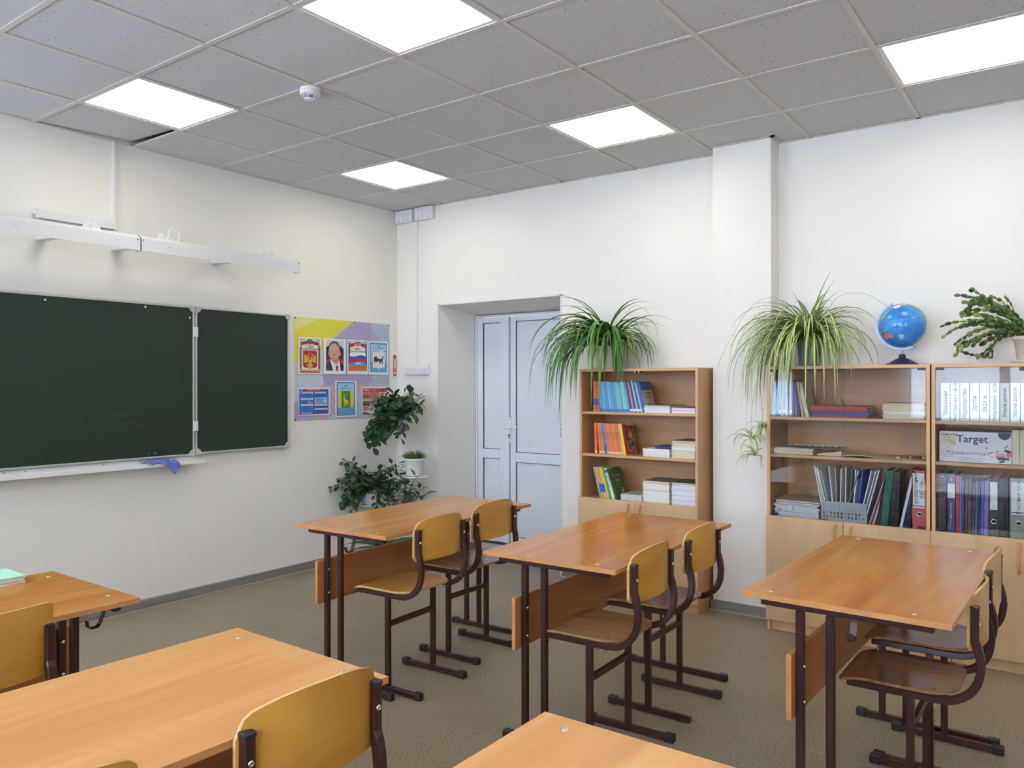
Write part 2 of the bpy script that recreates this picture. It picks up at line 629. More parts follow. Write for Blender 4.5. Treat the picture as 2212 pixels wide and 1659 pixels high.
# skirting along the door reveal
o = struct('baseboard_reveal', MB().add([(DX0, 0, 0), (BX0, DD, 0), (BX0 + .012, DD, 0), (DX0 + .014, 0, 0), (DX0, 0, .068), (BX0, DD, .068), (BX0 + .012, DD, .068), (DX0 + .014, 0, .068)],
                                        [(0, 1, 5, 4), (1, 2, 6, 5), (2, 3, 7, 6), (3, 0, 4, 7), (4, 5, 6, 7), (0, 3, 2, 1)]), M_BASE)

# ------------------------------------------------------------------ suspended ceiling
GX = [-0.06 + 0.6 * i for i in range(0, 15)]
GY = [-0.575 - 0.6 * k for k in range(-1, 10)]
ceil = struct('ceiling', MB().box(-0.2, RY0 - 0.3, RH + 0.16, RX + 0.3, 0.2, RH + 0.2), M_PLENUM)
LIGHTS = {(i, k) for i in (1, 4, 7, 10) for k in (0, 3, 6)}
B = 0.012
for gx in GX:
    if 0 < gx < RX:
        MB().box(gx - B, RY0, RH, gx + B, 0, RH + 0.004).build('grid_bar', M_TBAR, ceil)
for gy in GY:
    if RY0 < gy < -0.02:
        MB().box(0, gy - B, RH + 0.0003, RX, gy + B, RH + 0.0042).build('grid_bar', M_TBAR, ceil)
# angle trim on the walls
mb = MB()
mb.box(0.0, RY0, RH, 0.02, 0, RH + .004).box(0.02, -0.02, RH, RX, 0, RH + .004)
mb.box(2.945, -0.185, RH, 3.372, -0.158, RH + .004).box(3.345, -0.185, RH, 3.372, -0.02, RH + .004)
mb.build('wall_angle', M_TBAR, ceil)
SLOT = (2, -0)
tile_cache = {}


def tile_mesh(w_, d_):
    k = (round(w_, 3), round(d_, 3))
    if k not in tile_cache:
        tile_cache[k] = MB().box(0, 0, 0, w_, d_, 0.014).mesh('ceiling_tile', M_TILE)
    return tile_cache[k]


for ix in range(len(GX) - 1):
    for ky in range(len(GY) - 1):
        x0, x1 = max(GX[ix], 0.0), min(GX[ix + 1], RX)
        y1, y0 = min(GY[ky], 0.0), max(GY[ky + 1], RY0)
        k = ky - 1
        if x1 - x0 < .02 or y1 - y0 < .02 or (ix, k) in LIGHTS:
            continue
        if ix == 0 and k == 3:            # the tile that has slipped
            o = link('ceiling_tile', tile_mesh(x1 - x0 - .008, y1 - y0 - .008), ceil)
            o.location = (x0 - .006, y0 - 0.03, RH + .006)
            o.rotation_euler = (0.0, 0.0, -0.0)
            o.rotation_euler = (math.radians(2.0), math.radians(-1.0), math.radians(6.5))
            o['label'] = 'slipped tile leaving a dark gap by the wall'
            continue
        o = link('ceiling_tile', tile_mesh(x1 - x0 - .008, y1 - y0 - .008), ceil)
        o.location = (x0 + .004, y0 + .004, RH + .005 + random.uniform(0, .0015))

LBL = {(1, 0): 'lit square ceiling panel smallest in the picture, nearest the corner of the room',
       (1, 3): 'lit square ceiling panel above the left end of the green chalkboard',
       (4, 3): 'largest lit square ceiling panel, cut by the top of the photo',
       (4, 0): 'lit square ceiling panel in front of the open bookcase, left of the pillar top',
       (7, 0): 'lit square ceiling panel above the globe, cut by the right edge'}
for (i, k) in sorted(LIGHTS):
    x0, y1 = GX[i], GY[k + 1]
    if x0 + .6 > RX or y1 - .6 < RY0:
        continue
    lb = LBL.get((i, k), 'lit square ceiling panel behind or beside the camera, grid place %s by %s' % (ORD[i], ORD[k]))
    t = thing('ceiling_light', lb, 'ceiling light', (x0 + .3, y1 - .3, RH), 0, 'square led panels in the suspended ceiling')
    mb = MB()
    a, c = .288, .272
    mb.box(-a, -a, .0045, -c, a, .012).box(c, -a, .0045, a, a, .012).box(-c, -a, .0045, c, -c, .012).box(-c, c, .0045, c, a, .012)
    mb.build('frame', M_WMETAL, t)
    MB().box(-c, -c, .007, c, c, .010).build('diffuser', M_LED, t)
    MB().box(-a, -a, .012, a, a, .05).build('housing', M_WMETAL, t)

# smoke detector on a grid crossing
t = thing('smoke_detector', 'white round smoke detector on the ceiling grid', 'smoke detector', (1.70, -2.36, RH))
MB().lathe([(.052, 0), (.053, -.012), (.050, -.014)], 32).build('base', M_PLASTIC, t)
MB().lathe([(.049, -.014), (.052, -.016), (.052, -.030), (.040, -.036), (.034, -.037)], 32).build('body', M_PLASTIC, t)
for i in range(6):
    a = i * PI / 3
    MB().cyl((.033 * math.cos(a), .033 * math.sin(a), -.036), (.029 * math.cos(a), .029 * math.sin(a), -.052), .0025, n=6).build('cage_bar', M_PLASTIC, t)
MB().cyl((0, 0, -.036), (0, 0, -.050), .024, n=20).build('sensor_chamber', mat('detector_grey', (120, 124, 138), .5), t)
MB().lathe([(.0, -.052), (.031, -.052), (.028, -.056), (.0, -.057)], 24).build('cover', M_PLASTIC, t)

# ------------------------------------------------------------------ door (two leaves)
FY = DD
D = struct('door_1', MB().box(BX0 - .005, FY, 0, BX0 + .012, FY + .07, BZ).box(BX1 - .012, FY, 0, BX1 + .005, FY + .07, BZ).box(BX0 + .012, FY, BZ - .012, BX1 - .012, FY + .07, BZ)
           .box(BX0 + .012, FY + .005, 0, BX1 - .012, FY + .07, .022), M_PVC)


def leaf(x0, x1, z0, z1, sl, sr, top, mid0, mid1, bot, nm):
    y = FY + .002
    mb = MB()
    mb.box(x0, y, z0, x0 + sl, y + .06, z1).box(x1 - sr, y, z0, x1, y + .06, z1)
    mb.box(x0 + sl, y, z1 - top, x1 - sr, y + .06, z1).box(x0 + sl, y, mid0, x1 - sr, y + .06, mid1).box(x0 + sl, y, z0, x1 - sr, y + .06, bot)
    lf = mb.build('leaf_frame', M_PVC, D, bevel=.003)
    for a, b in ((bot, mid0), (mid1, z1 - top)):
        MB().box(x0 + sl - .002, y + .018, a, x1 - sr + .002, y + .03, b).build('panel', M_PVCP, lf)
        g = MB()
        e = .004
        X0, X1 = x0 + sl, x1 - sr
        g.box(X0, y + .010, a, X0 + e, y + .0185, b).box(X1 - e * .4, y + .010, a, X1, y + .0185, b).box(X0 + e, y + .010, b - e, X1 - e * .4, y + .0185, b).box(X0 + e, y + .010, a, X1 - e * .4, y + .0185, a + e)
        g.build('gasket', M_GASKET, lf)
    return lf


leaf(0.570, 0.917, 0.085, 2.030, .056, .10, .045, .806, .886, .142, 'a')
LR = leaf(0.926, 1.620, 0.085, 2.030, .056, .06, .042, .786, .868, .142, 'b')
MB().box(.913, FY + .012, .085, .930, FY + .05, 2.03).build('leaf_gap', M_GASKET, D)
MB().box(.862, FY - .006, .085, .914, FY + .003, 2.03).build('cover_strip', M_PVC, D, bevel=.003)
MB().box(.57, FY - .002, .066, 1.62, FY + .05, .080).build('gap_seal', M_GASKET, D)
mb = MB().prism([(FY - .02, .022), (FY + .06, .022), (FY + .06, .064), (FY + .004, .064)], .57, 1.62, 'x')
mb.build('threshold', M_BASELIP, D)
hd = MB().box(.910, FY - .010, .948, .938, FY + .003, 1.166).build('handle_plate', M_PLASTIC, D, bevel=.004, seg=2)
mb = MB().cyl((.924, FY - .008, 1.087), (.924, FY - .052, 1.087), .010)
mb.box(.908, FY - .062, 1.077, 1.030, FY - .044, 1.097)
mb.build('lever', M_PLASTIC, hd, bevel=.004, seg=2)
mb = MB().cyl((.924, FY - .0104, 1.015), (.924, FY - .012, 1.015), .009, n=12).box(.920, FY - .012, .985, .928, FY - .0102, 1.012)
mb.cyl((.924, FY - .0104, 1.152), (.924, FY - .012, 1.152), .004, n=8).cyl((.924, FY - .0104, .962), (.924, FY - .012, .962), .004, n=8)
mb.build('keyhole', M_BLACK, hd)

# ------------------------------------------------------------------ chalkboard
t = thing('chalkboard', 'large dark green chalkboard in an aluminium frame with hinged wing', 'chalkboard', (0.012, 0, 0))


def board(y0, y1, z0, z1, first):
    fr = .014
    MB().box(0.004, y0 + fr, z0 + fr, .020, y1 - fr, z1 - fr).build('board_surface', M_BOARD, t)
    for a in ((y0, z0, y1, z0 + fr), (y0, z1 - fr, y1, z1), (y0, z0 + fr, y0 + fr, z1 - fr), (y1 - fr, z0 + fr, y1, z1 - fr)):
        mb = MB().box(0, a[0], a[1], .026, a[2], a[3])
        mb.build('frame_rail', M_ALU, t, bevel=.003, seg=2)
    for yy, sy in ((y0, 1), (y1, -1)):
        for zz, sz in ((z0, 1), (z1, -1)):
            pts = [(0, 0)] + [(.045 * math.cos(a), .045 * math.sin(a)) for a in [i * PI / 12 for i in range(7)]]
            pts = [(yy + sy * p - sy * .001, zz + sz * q_ - sz * .001) for p, q_ in pts]
            MB().prism(pts, 0, .030, 'x').build('corner_cap', M_CORNER, t, bevel=.002)


board(-3.675, -1.974, .970, 1.979, True)
board(-1.968, -1.190, .976, 1.979, False)
board(-4.455, -3.681, .976, 1.979, False)
for zz in (1.807, 1.169):
    for yy in (-1.971, -3.678):
        h = MB().box(.026, yy - .018, zz - .032, .031, yy - .002, zz + .032).box(.026, yy + .002, zz - .032, .031, yy + .018, zz + .032)
        h.cyl((.031, yy, zz - .032), (.031, yy, zz + .032), .004, n=8)
        h.build('hinge', M_PLASTIC, t)
for yy, zz in ((-2.921, 1.943), (-2.319, 1.949), (-2.254, 1.006), (-2.296, 1.004), (-2.01, 1.90)):
    MB().cyl((.020, yy, zz), (.024, yy, zz), .007 if zz != 1.004 else .004, n=12).build('screw', M_CHROME, t)
mb = MB()
for (yc, zc, ln, hh, an) in ((-2.99, 1.83, .28, .008, -.22), (-3.1, 1.79, .12, .006, -.1), (-2.42, 1.855, .14, .006, -.05), (-3.13, 1.66, .08, .005, 0)):
    M = Matrix.Translation((.0203, yc, zc)) @ Matrix.Rotation(an, 4, 'X')
    MB().add([(0, -ln / 2, 0), (0, 0, -hh / 2), (0, ln / 2, 0), (0, 0, hh / 2)], [(0, 1, 2, 3)], 0, M).build('dark_streak', mat('board_streak', (27, 38, 31), .5), t)
for (yc, zc, R, a0, a1, ww_) in ((-2.45, 1.05, .28, 60, 105, .010), (-2.40, 1.0, .24, 55, 100, .006), (-2.55, 1.37, .4, 70, 100, .006), (-2.5, 1.13, .25, 60, 110, .012), (-2.28, 1.02, .2, 45, 95, .008)):
    n = 10
    vs = []
    for i in range(n + 1):
        a = math.radians(a0 + (a1 - a0) * i / n)
        k = ww_ * math.sin(PI * i / n)
        for r in (R - k / 2, R + k / 2):
            vs.append((.0203, yc + r * math.cos(a), zc + r * .55 * math.sin(a)))
    MB().add(vs, [(2 * i, 2 * i + 1, 2 * i + 3, 2 * i + 2) for i in range(n)]).build('chalk_smear', M_SMEAR, t)
for (yc, zc) in ((-2.42, 1.46), (-2.78, 1.56), (-2.35, 1.08), (-1.62, 1.52), (-1.5, 1.45), (-1.3, 1.90)):
    MB().box(.0202, yc, zc, .0206, yc + .004, zc + .006).build('chalk_speck', M_SMEAR, t)

t = thing('chalk_tray', 'long white wooden chalk ledge under the green chalkboard', 'ledge', (0, 0, 0))
mb = MB().prism([(0.001, .918), (.085, .918), (.085, .944), (.075, .944), (.072, .926), (.014, .926), (.014, .966), (.001, .966)], -3.70, -1.955, 'y')
mb.build('ledge', M_WMETAL, t, bevel=.002)
MB().box(.072, -1.955, .918, .085, -1.915, .944).build('front_lip', M_WMETAL, t)
for yy in (-3.13, -3.02, -2.34, -2.58):
    MB().cyl((.0142, yy, .955), (.0165, yy, .955), .004, n=8).build('screw', M_CHROME, t)

# blue cloth over the ledge
bm = bmesh.new()
NU, NV = 22, 16
grid = []
for i in range(NU + 1):
    row = []
    for j in range(NV + 1):
        u, v = i / NU, j / NV
        y = -2.335 + .205 * u + .012 * math.sin(7 * v + 2 * u)
        hang = max(0.0, (u - .42)) * 2.0
        prof = v * (.085 + .075 * min(1, hang * 1.6) * (0.75 + .25 * math.sin(u * 17)))
        if prof < .075:
            x, z = .018 + prof, .930 + .022 * math.sin(PI * min(1, prof / .075)) + .018 * (.5 + .5 * math.sin(11 * u + 5 * v)) * (1 - .4 * v)
            z = max(z, .948 if prof > .05 else .932)
        else:
            x, z = .0915 + .006 * (1 + math.sin(16 * u)), .952 - (prof - .075) * 1.05
        z += .003 * math.sin(23 * u + 9 * v)
        row.append(bm.verts.new((x + .004 * math.sin(13 * u), y, z)))
    grid.append(row)
for i in range(NU):
    for j in range(NV):
        bm.faces.new((grid[i][j], grid[i + 1][j], grid[i + 1][j + 1], grid[i][j + 1])).smooth = True
me = bpy.data.meshes.new('cleaning_cloth')
bm.to_mesh(me)
bm.free()
me.materials.append(mat('blue_cloth', (104, 116, 196), .85, bump=.2, bscale=600))
o = link('cleaning_cloth', me)
s_ = o.modifiers.new('th', 'SOLIDIFY')
s_.thickness = .0025
s_.offset = 1
tag(o, 'crumpled blue cleaning cloth draped over the white chalk ledge', 'cloth')

# ------------------------------------------------------------------ board lamp on brackets
t = thing('board_lamp', 'long white board lamp in two sections on wall brackets above chalkboard', 'lamp', (0, 0, 0))
for y0, y1 in ((-3.98, -2.513), (-2.505, -1.325)):
    mb = MB().prism([(.325, 2.256), (.328, 2.256), (.328, 2.328), (.298, 2.350), (.268, 2.353), (.262, 2.318), (.268, 2.318), (.272, 2.344), (.324, 2.334)], y0, y1, 'y')
    h = mb.build('reflector_housing', M_RAIL, t)
    for yy in (y0 + .18, (y0 + y1) / 2 + .05, y1 - .14):
        MB().lathe([(.0045, 0), (.004, .003), (0, .004)], 10, M=Matrix.Translation((.328, yy, 2.30)) @ Matrix.Rotation(PI / 2, 4, 'Y')).build('screw', M_CHROME, h)
    for yy, s in ((y0, 1), (y1, -1)):
        MB().prism([(.264, 2.254), (.331, 2.254), (.331, 2.330), (.299, 2.353), (.264, 2.356)], min(yy, yy + s * .006), max(yy, yy + s * .006), 'y').build('end_cap', M_RAIL, h, bevel=.001)
        MB().cyl((.328, yy + s * .012, 2.320), (.3295, yy + s * .012, 2.320), .004, n=8).build('bolt', M_BLACK, h)
    MB().cyl((.295, y0 + .05, 2.30), (.295, y1 - .05, 2.30), .013, n=12).build('tube_lamp', M_PAPER, h)
for yy in (-3.45, -2.93, -2.49, -1.805):
    mb = MB().add([(0, yy - .030, 2.288), (0, yy + .030, 2.288), (.30, yy + .014, 2.276), (.30, yy - .014, 2.276), (0, yy - .030, 2.325), (0, yy + .030, 2.325), (.30, yy + .014, 2.316), (.30, yy - .014, 2.316)],
                  [(0, 3, 2, 1), (4, 5, 6, 7), (0, 1, 5, 4), (1, 2, 6, 5), (2, 3, 7, 6), (3, 0, 4, 7)])
    mb.build('bracket', M_RAIL, t, bevel=.002)
for yy, hh in ((-2.80, .048), (-2.35, .042), (-1.585, .038)):
    for k, dy in enumerate((0, .045)):
        pts = [(.026 * math.cos(a), hh * math.sin(a)) for a in [i * PI / 12 for i in range(13)]]
        mb = MB().prism([(yy + dy + p, 2.348 + q_) for p, q_ in pts], .278 + k * .012, .280 + k * .012, 'x')
        mb.build('clip', M_RAIL, t)
pts = []
for i in range(19):
    a = math.radians(200 - 225 * i / 18)
    pts.append((.30, -2.276 + .036 * math.cos(a), 2.388 + .045 * math.sin(a)))
MB().tube([(.30, -2.33, 2.347)] + pts + [(.30, -2.250, 2.346)], .0032, 8).build('cable_loop', M_PLASTIC, t)
MB().tube([(.29, -2.73, 2.345), (.29, -2.755, 2.385), (.29, -2.765, 2.408)], .003, 8).build('cable_loop', M_PLASTIC, t)

# trunking
t = thing('cable_trunking', 'thin white cable trunking running down to the board lamp', 'trunking', (0, 0, 0))
MB().box(.001, -2.515, 2.462, .016, -2.500, RH).build('riser', M_PLASTIC, t)
mb = MB().box(.001, -2.97, 2.440, .030, -2.500, 2.466).box(.028, -2.97, 2.416, .030, -2.500, 2.440)
mb.build('channel', M_PLASTIC, t)
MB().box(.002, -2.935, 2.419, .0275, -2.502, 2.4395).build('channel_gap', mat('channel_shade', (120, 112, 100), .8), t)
t = thing('junction_box_strip', 'pair of white junction boxes under the ceiling in the corner', 'junction box', (0, 0, 0))
for x0 in (.018, .247):
    for k in (0, 1):
        xx = x0 + k * .102
        b_ = MB().box(xx, -.045, 2.855, xx + .1005, -.001, 2.962).build('box_lid', M_PLASTIC, t, bevel=.003)
        for zz in (2.872, 2.945):
            MB().cyl((xx + .05, -.045, zz), (xx + .05, -.047, zz), .0035, n=8).build('screw', M_GASKET, b_)
t = thing('switch_trunking', 'white vertical cable trunking from the junction boxes to the light switches', 'trunking', (0, 0, 0))
MB().box(.238, -.014, 1.625, .253, -.001, 2.853).build('cover', M_PLASTIC, t, bevel=.002)
t = thing('light_switch_block', 'row of white light switches on the wall beside the door', 'light switch', (0, 0, 0))
MB().box(.132, -.018, 1.540, .388, -.001, 1.622).build('back_plate', M_PLASTIC, t, bevel=.004, seg=2)
MB().box(.112, -.034, 1.534, .384, -.018, 1.600).build('frame', M_PLASTIC, t, bevel=.005, seg=2)
for i in range(4):
    x0 = .124 + i * .066
    MB().add([(x0, -.035, 1.546), (x0 + .05, -.035, 1.546), (x0 + .05, -.043, 1.590), (x0, -.043, 1.590), (x0, -.033, 1.546), (x0 + .05, -.033, 1.546), (x0 + .05, -.033, 1.590), (x0, -.033, 1.590)],
             [(0, 1, 2, 3), (4, 7, 6, 5), (0, 4, 5, 1), (1, 5, 6, 2), (2, 6, 7, 3), (3, 7, 4, 0)]).build('rocker', M_PLASTIC, t, bevel=.002)

# thermometer strip
t = thing('wall_thermometer', 'narrow red and white wall thermometer between poster and corner', 'thermometer', (0.0005, -.040, 1.615))
pts = [(.024 * math.cos(a), .078 + .024 * math.sin(a)) for a in [i * PI / 10 for i in range(11)]] + [(.024 * math.cos(a), -.078 + .024 * math.sin(a)) for a in [PI + i * PI / 10 for i in range(11)]]
MB().prism(pts, 0, .008, 'x').build('backing', M_PAPER, t)
mb = MB().prism([(a * .8, b * .93) for a, b in pts], .0081, .0088, 'x', 0)
mb.box(.0089, -.012, -.02, .0094, .012, .055, 1).box(.0089, -.014, -.075, .0094, .014, -.055, 1).box(.0089, -.003, -.05, .0099, .003, .075, 2)
mb.build('scale', [mat('thermo_red', (196, 40, 52), .5), mat('thermo_pale', (214, 190, 150), .5), M_PAPER], t)

# ------------------------------------------------------------------ printed board with cards


class Print:
    """flat coloured shapes, layered a fraction of a millimetre apart; u runs along +y, v up, faces +x"""

    def __init__(s, w_, h_):
        s.w, s.h, s.mb, s.mats, s.k, s.hold = w_, h_, MB(), [], 0, False

    def m(s, c):
        nm = 'ink_%d_%d_%d' % c
        mm = mat(nm, c, .55)
        if mm not in s.mats:
            s.mats.append(mm)
        return s.mats.index(mm)

    def poly(s, c, pts):
        """pts in 0..1, v measured downwards"""
        if not s.hold:
            s.k += 1
        x = .00006 * s.k
        vs = [(x, u * s.w, (1 - v) * s.h) for u, v in pts]
        s.mb.add(vs, [tuple(range(len(vs)))], s.m(c))
        return s

    def rect(s, c, u0, v0, u1, v1):
        return s.poly(c, [(u0, v1), (u1, v1), (u1, v0), (u0, v0)])

    def ell(s, c, u, v, ru, rv, a0=0, a1=360, n=20):
        pts = [(u + ru * math.cos(math.radians(a0 + (a1 - a0) * i / n)), v - rv * math.sin(math.radians(a0 + (a1 - a0) * i / n))) for i in range(n + (0 if a1 - a0 == 360 else 1))]
        return s.poly(c, pts)

    def lines(s, c, u0, u1, v0, v1, n, jag=.3, th=.35):
        for i in range(n):
            v = v0 + (v1 - v0) * (i + .5) / n
            e = u1 - (u1 - u0) * jag * random.random()
            s.rect(c, u0, v - th * (v1 - v0) / n / 2, e, v + th * (v1 - v0) / n / 2)
        return s

    def build(s, parent, name='print'):
        me = bpy.data.meshes.new(name)
        me.from_pydata(s.mb.v, [], s.mb.f)
        for m_ in s.mats:
            me.materials.append(m_)
        me.polygons.foreach_set('material_index', s.mb.mi)
        bm = bmesh.new()
        bm.from_mesh(me)
        for f in bm.faces:
            f.normal_update()
            if f.normal.x < 0:
                f.normal_flip()
        bmesh.ops.triangulate(bm, faces=bm.faces)
        bm.to_mesh(me)
        bm.free()
        return link(name, me, parent)


PY0, PZ0, PW, PH = -1.122, 1.172, 1.022, .80
t = thing('notice_board', 'colourful yellow and lilac notice board with pockets on the white wall', 'notice board', (0.0005, PY0, PZ0))
MB().box(0, 0, 0, .004, PW, PH).build('board_sheet', M_PAPER, t)
P = Print(PW, PH)
P.rect((196, 208, 222), 0, 0, 1, 1)
P.poly((178, 164, 202), [(0, 1), (0, .83), (.28, .66), (.28, .28), (.6, 0), (.8, 0), (.8, .62), (.62, .72), (.32, 1)])
P.poly((222, 214, 70), [(0, .44), (0, .0), (.6, 0), (.29, .25), (.28, .33)])
P.poly((224, 224, 146), [(0, 0), (.25, 0), (0, .14)])
P.poly((196, 176, 178), [(.24, .68), (.28, .65), (.8, .65), (.66, .74), (.36, .97), (.30, 1), (.18, 1), (.36, .80)])
P.poly((186, 198, 216), [(.33, 1), (.66, .73), (.8, .63), (1, .6), (1, 1)])
P.poly((180, 190, 212), [(.785, 0), (1, 0), (1, .62), (.8, .62)])
P.poly((182, 206, 204), [(1, .08), (1, .27), (.86, .2)])
P.poly((196, 190, 212), [(.80, .50), (1, .28), (1, .42), (.84, .62), (.80, .62)])
P.poly((176, 204, 192), [(.95, .70), (1, .66), (1, .92), (.96, .92)])
P.poly((218, 218, 130), [(1, .84), (1, 1), (.84, 1)])
random.seed(3)
P.k += 1
P.hold = True
for i in range(46):      # diagonal stripes
    u = -.2 + i * .036
    if u < .34:
        continue
    c = (168, 152, 196) if u < .72 else (168, 184, 206)
    if .56 < u < .98:
        P.poly((166, 152, 194) if u < .74 else (170, 182, 206), [(u, .02), (u + .013, .02), (min(u + .20, 1), .22), (min(u + .187, .995), .22)])
for i in range(22):
    u = .26 + i * .034
    P.poly((160, 148, 190) if u < .76 else (158, 176, 198), [(u, .56), (u + .013, .56), (min(u + .10, 1), .66), (min(u + .087, .995), .66)])
for i in range(14):
    u = .20 + i * .058
    P.poly((172, 158, 188) if u < .44 else (172, 188, 208), [(u, .70), (u + .018, .70), (min(u + .16, 1), .97), (min(u + .142, .995), .97)])
P.hold = False
p = P.build(t)
p.location = (.004, 0, 0)
for u, v in ((.01, .012), (.6, .012), (.99, .012), (.01, .988), (.99, .988)):
    MB().cyl((.004, u * PW, (1 - v) * PH), (.0075, u * PW, (1 - v) * PH), .0055, n=10).build('pin', M_GASKET, t)


def card(name, label, cat, y0, z0, y1, z1, border=(236, 236, 236), tilt=0.0):
    t = thing(name, label, cat, (0.0085, y0, z0))
    t.rotation_euler = (tilt, 0, 0)
    MB().box(0, 0, 0, .0015, y1 - y0, z1 - z0).build('sheet', M_PAPER, t)
    P = Print(y1 - y0, z1 - z0)
    return t, P


def fin(t, P):
    o = P.build(t)
    o.location = (.0016, 0, 0)
    return t


INK = mat('ink_black', (44, 40, 40), .6)
INKR = mat('ink_red', (170, 40, 44), .6)
WHITEINK = mat('ink_white', (238, 238, 238), .6)


def ptext(t, P, s, u, v, size, m=INK, **kw):
    lettering(s, size, m, t, (.0016 + .00006 * (P.k + 6), u * P.w, (1 - v) * P.h), LEFTW, **kw)


# coat of arms card
t, P = card('coat_of_arms_card', 'card with a golden double-headed eagle on a red shield', 'poster', -1.087, 1.532, -.860, 1.818)
P.rect((172, 150, 116), .08, .05, .92, .96)
P.rect((58, 66, 122), .06, .27, .10, .60).rect((58, 66, 122), .90, .22, .95, .62).rect((158, 44, 48), .06, .60, .10, .96).rect((158, 44, 48), .90, .62, .95, .96)
P.rect((206, 170, 120), .06, .86, .94, .93).rect((158, 44, 48), .06, .93, .94, .965)
P.rect((232, 226, 212), .16, .12, .84, .88)
for s_ in (-1, 1):     # tricolour ribbons
    for k, c in enumerate(((236, 238, 242), (62, 84, 164), (178, 40, 54))):
        P.poly(c, [(.5 + s_ * .08, .05 + k * .035), (.5 + s_ * .36, .09 + k * .035), (.5 + s_ * .40, .14 + k * .035), (.5 + s_ * .30, .15 + k * .03), (.5 + s_ * .08, .11 + k * .035)])
P.poly((70, 66, 70), [(.40, .05), (.60, .05), (.60, .14), (.5, .21), (.40, .14)]).ell((150, 130, 70), .5, .11, .05, .035)
P.poly((178, 40, 46), [(.20, .36), (.80, .36), (.80, .78), (.74, .83), (.55, .84), (.5, .87), (.45, .84), (.26, .83), (.20, .78)])
GOLD = (206, 178, 66)
for s_ in (-1, 1):
    for k in range(6):   # wing feathers
        a = math.radians(95 - k * 26)
        P.poly(GOLD, [(.5 + s_ * .06, .60), (.5 + s_ * (.15 + .11 * math.cos(a * .5)), .60 - .13 * math.sin(a) - .02), (.5 + s_ * (.13 + .13 * math.cos(a * .5)), .63 - .13 * math.sin(a)), (.5 + s_ * .05, .66)])
    P.poly(GOLD, [(.5 + s_ * .02, .60), (.5 + s_ * .05, .50), (.5 + s_ * .11, .475), (.5 + s_ * .16, .50), (.5 + s_ * .10, .51), (.5 + s_ * .07, .60)])
    P.poly(GOLD, [(.5 + s_ * .02, .70), (.5 + s_ * .15, .74), (.5 + s_ * .17, .78), (.5 + s_ * .06, .75)])
    P.ell(GOLD, .5 + s_ * .085, .455, .025, .014)
P.ell(GOLD, .5, .44, .03, .016).poly(GOLD, [(.42, .58), (.58, .58), (.56, .72), (.60, .82), (.5, .84), (.40, .82), (.44, .72)])
P.poly((168, 36, 42), [(.455, .60), (.545, .60), (.545, .67), (.5, .70), (.455, .67)]).poly((238, 238, 238), [(.475, .69), (.50, .61), (.54, .63), (.51, .68)])
P.lines((190, 150, 90), .30, .72, .80, .84, 2)
fin(t, P)
ptext(t, P, 'Герб', .5, .255, .030)
ptext(t, P, 'Российской Федерации', .5, .32, .0155, bold=.0002)

# portrait card
t, P = card('portrait_card', 'framed portrait photo of a man in dark suit and red tie', 'poster', -.836, 1.532, -.606, 1.818)
P.rect((198, 210, 222), .10, .05, .90, .90)
P.poly((42, 46, 88), [(.10, .24), (.24, .20), (.76, .20), (.90, .28), (.90, .90), (.10, .90)])
P.poly((170, 56, 64), [(.10, .60), (.30, .56), (.72, .56), (.90, .60), (.90, .78), (.10, .74)])
P.poly((50, 52, 60), [(.10, .90), (.10, .74), (.28, .62), (.72, .64), (.90, .74), (.90, .90)])
P.poly((234, 236, 242), [(.28, .60), (.36, .56), (.68, .58), (.72, .66), (.76, .90), (.42, .90)])
P.poly((186, 140, 116), [(.36, .56), (.68, .56), (.66, .66), (.56, .73), (.40, .64)])
P.poly((126, 48, 56), [(.54, .75), (.62, .75), (.66, .80), (.62, .90), (.54, .90), (.55, .80)])
P.ell((104, 90, 80), .475, .275, .27, .215)
P.ell((200, 156, 132), .47, .38, .255, .245)
P.ell((206, 164, 142), .455, .285, .205, .155)
P.ell((186, 136, 112), .215, .42, .028, .05).ell((190, 140, 118), .735, .42, .03, .055)
P.poly((176, 128, 106), [(.30, .52), (.46, .63), (.64, .52), (.62, .60), (.50, .66), (.40, .65), (.33, .60)])
for u in (.36, .57):
    P.rect((138, 104, 84), u - .07, .345, u + .07, .357).ell((226, 214, 204), u, .378, .045, .013).ell((70, 78, 88), u, .378, .018, .013)
P.poly((184, 134, 110), [(.45, .37), (.49, .37), (.52, .47), (.46, .49), (.42, .47)])
P.poly((158, 100, 90), [(.37, .545), (.46, .535), (.56, .545), (.46, .56)])
P.lines((150, 150, 150), .34, .66, .915, .93, 1, 0).lines((150, 150, 150), .44, .56, .945, .957, 1, 0)
fin(t, P)

# flag card
t, P = card('flag_card', 'card with a waving white, blue and red striped flag', 'poster', -.590, 1.533, -.359, 1.818)
P.rect((84, 104, 132), .05, .04, .95, .90).rect((196, 116, 62), .05, .72, .95, .90).rect((206, 176, 122), .10, .70, .90, .75)
P.rect((232, 226, 212), .14, .10, .86, .74)
for s_ in (-1, 1):
    for k, c in enumerate(((238, 240, 244), (60, 84, 164), (176, 42, 56))):
        P.poly(c, [(.5 + s_ * .12, .05 + k * .03), (.5 + s_ * .42, .07 + k * .035), (.5 + s_ * .36, .16 + k * .03), (.5 + s_ * .14, .11 + k * .03)])
P.ell((196, 128, 64), .5, .12, .10, .065)
P.poly((70, 150, 214), [(.14, .60), (.86, .60), (.86, .74), (.14, .74)])


def wave(v0, v1, dv):
    n = 12
    up = [(.12 + .76 * i / n, v0 + dv * math.sin(i / n * 6.0 + .4)) for i in range(n + 1)]
    lo = [(.12 + .76 * i / n, v1 + dv * math.sin(i / n * 6.0 + .4)) for i in range(n + 1)]
    return up + lo[::-1]


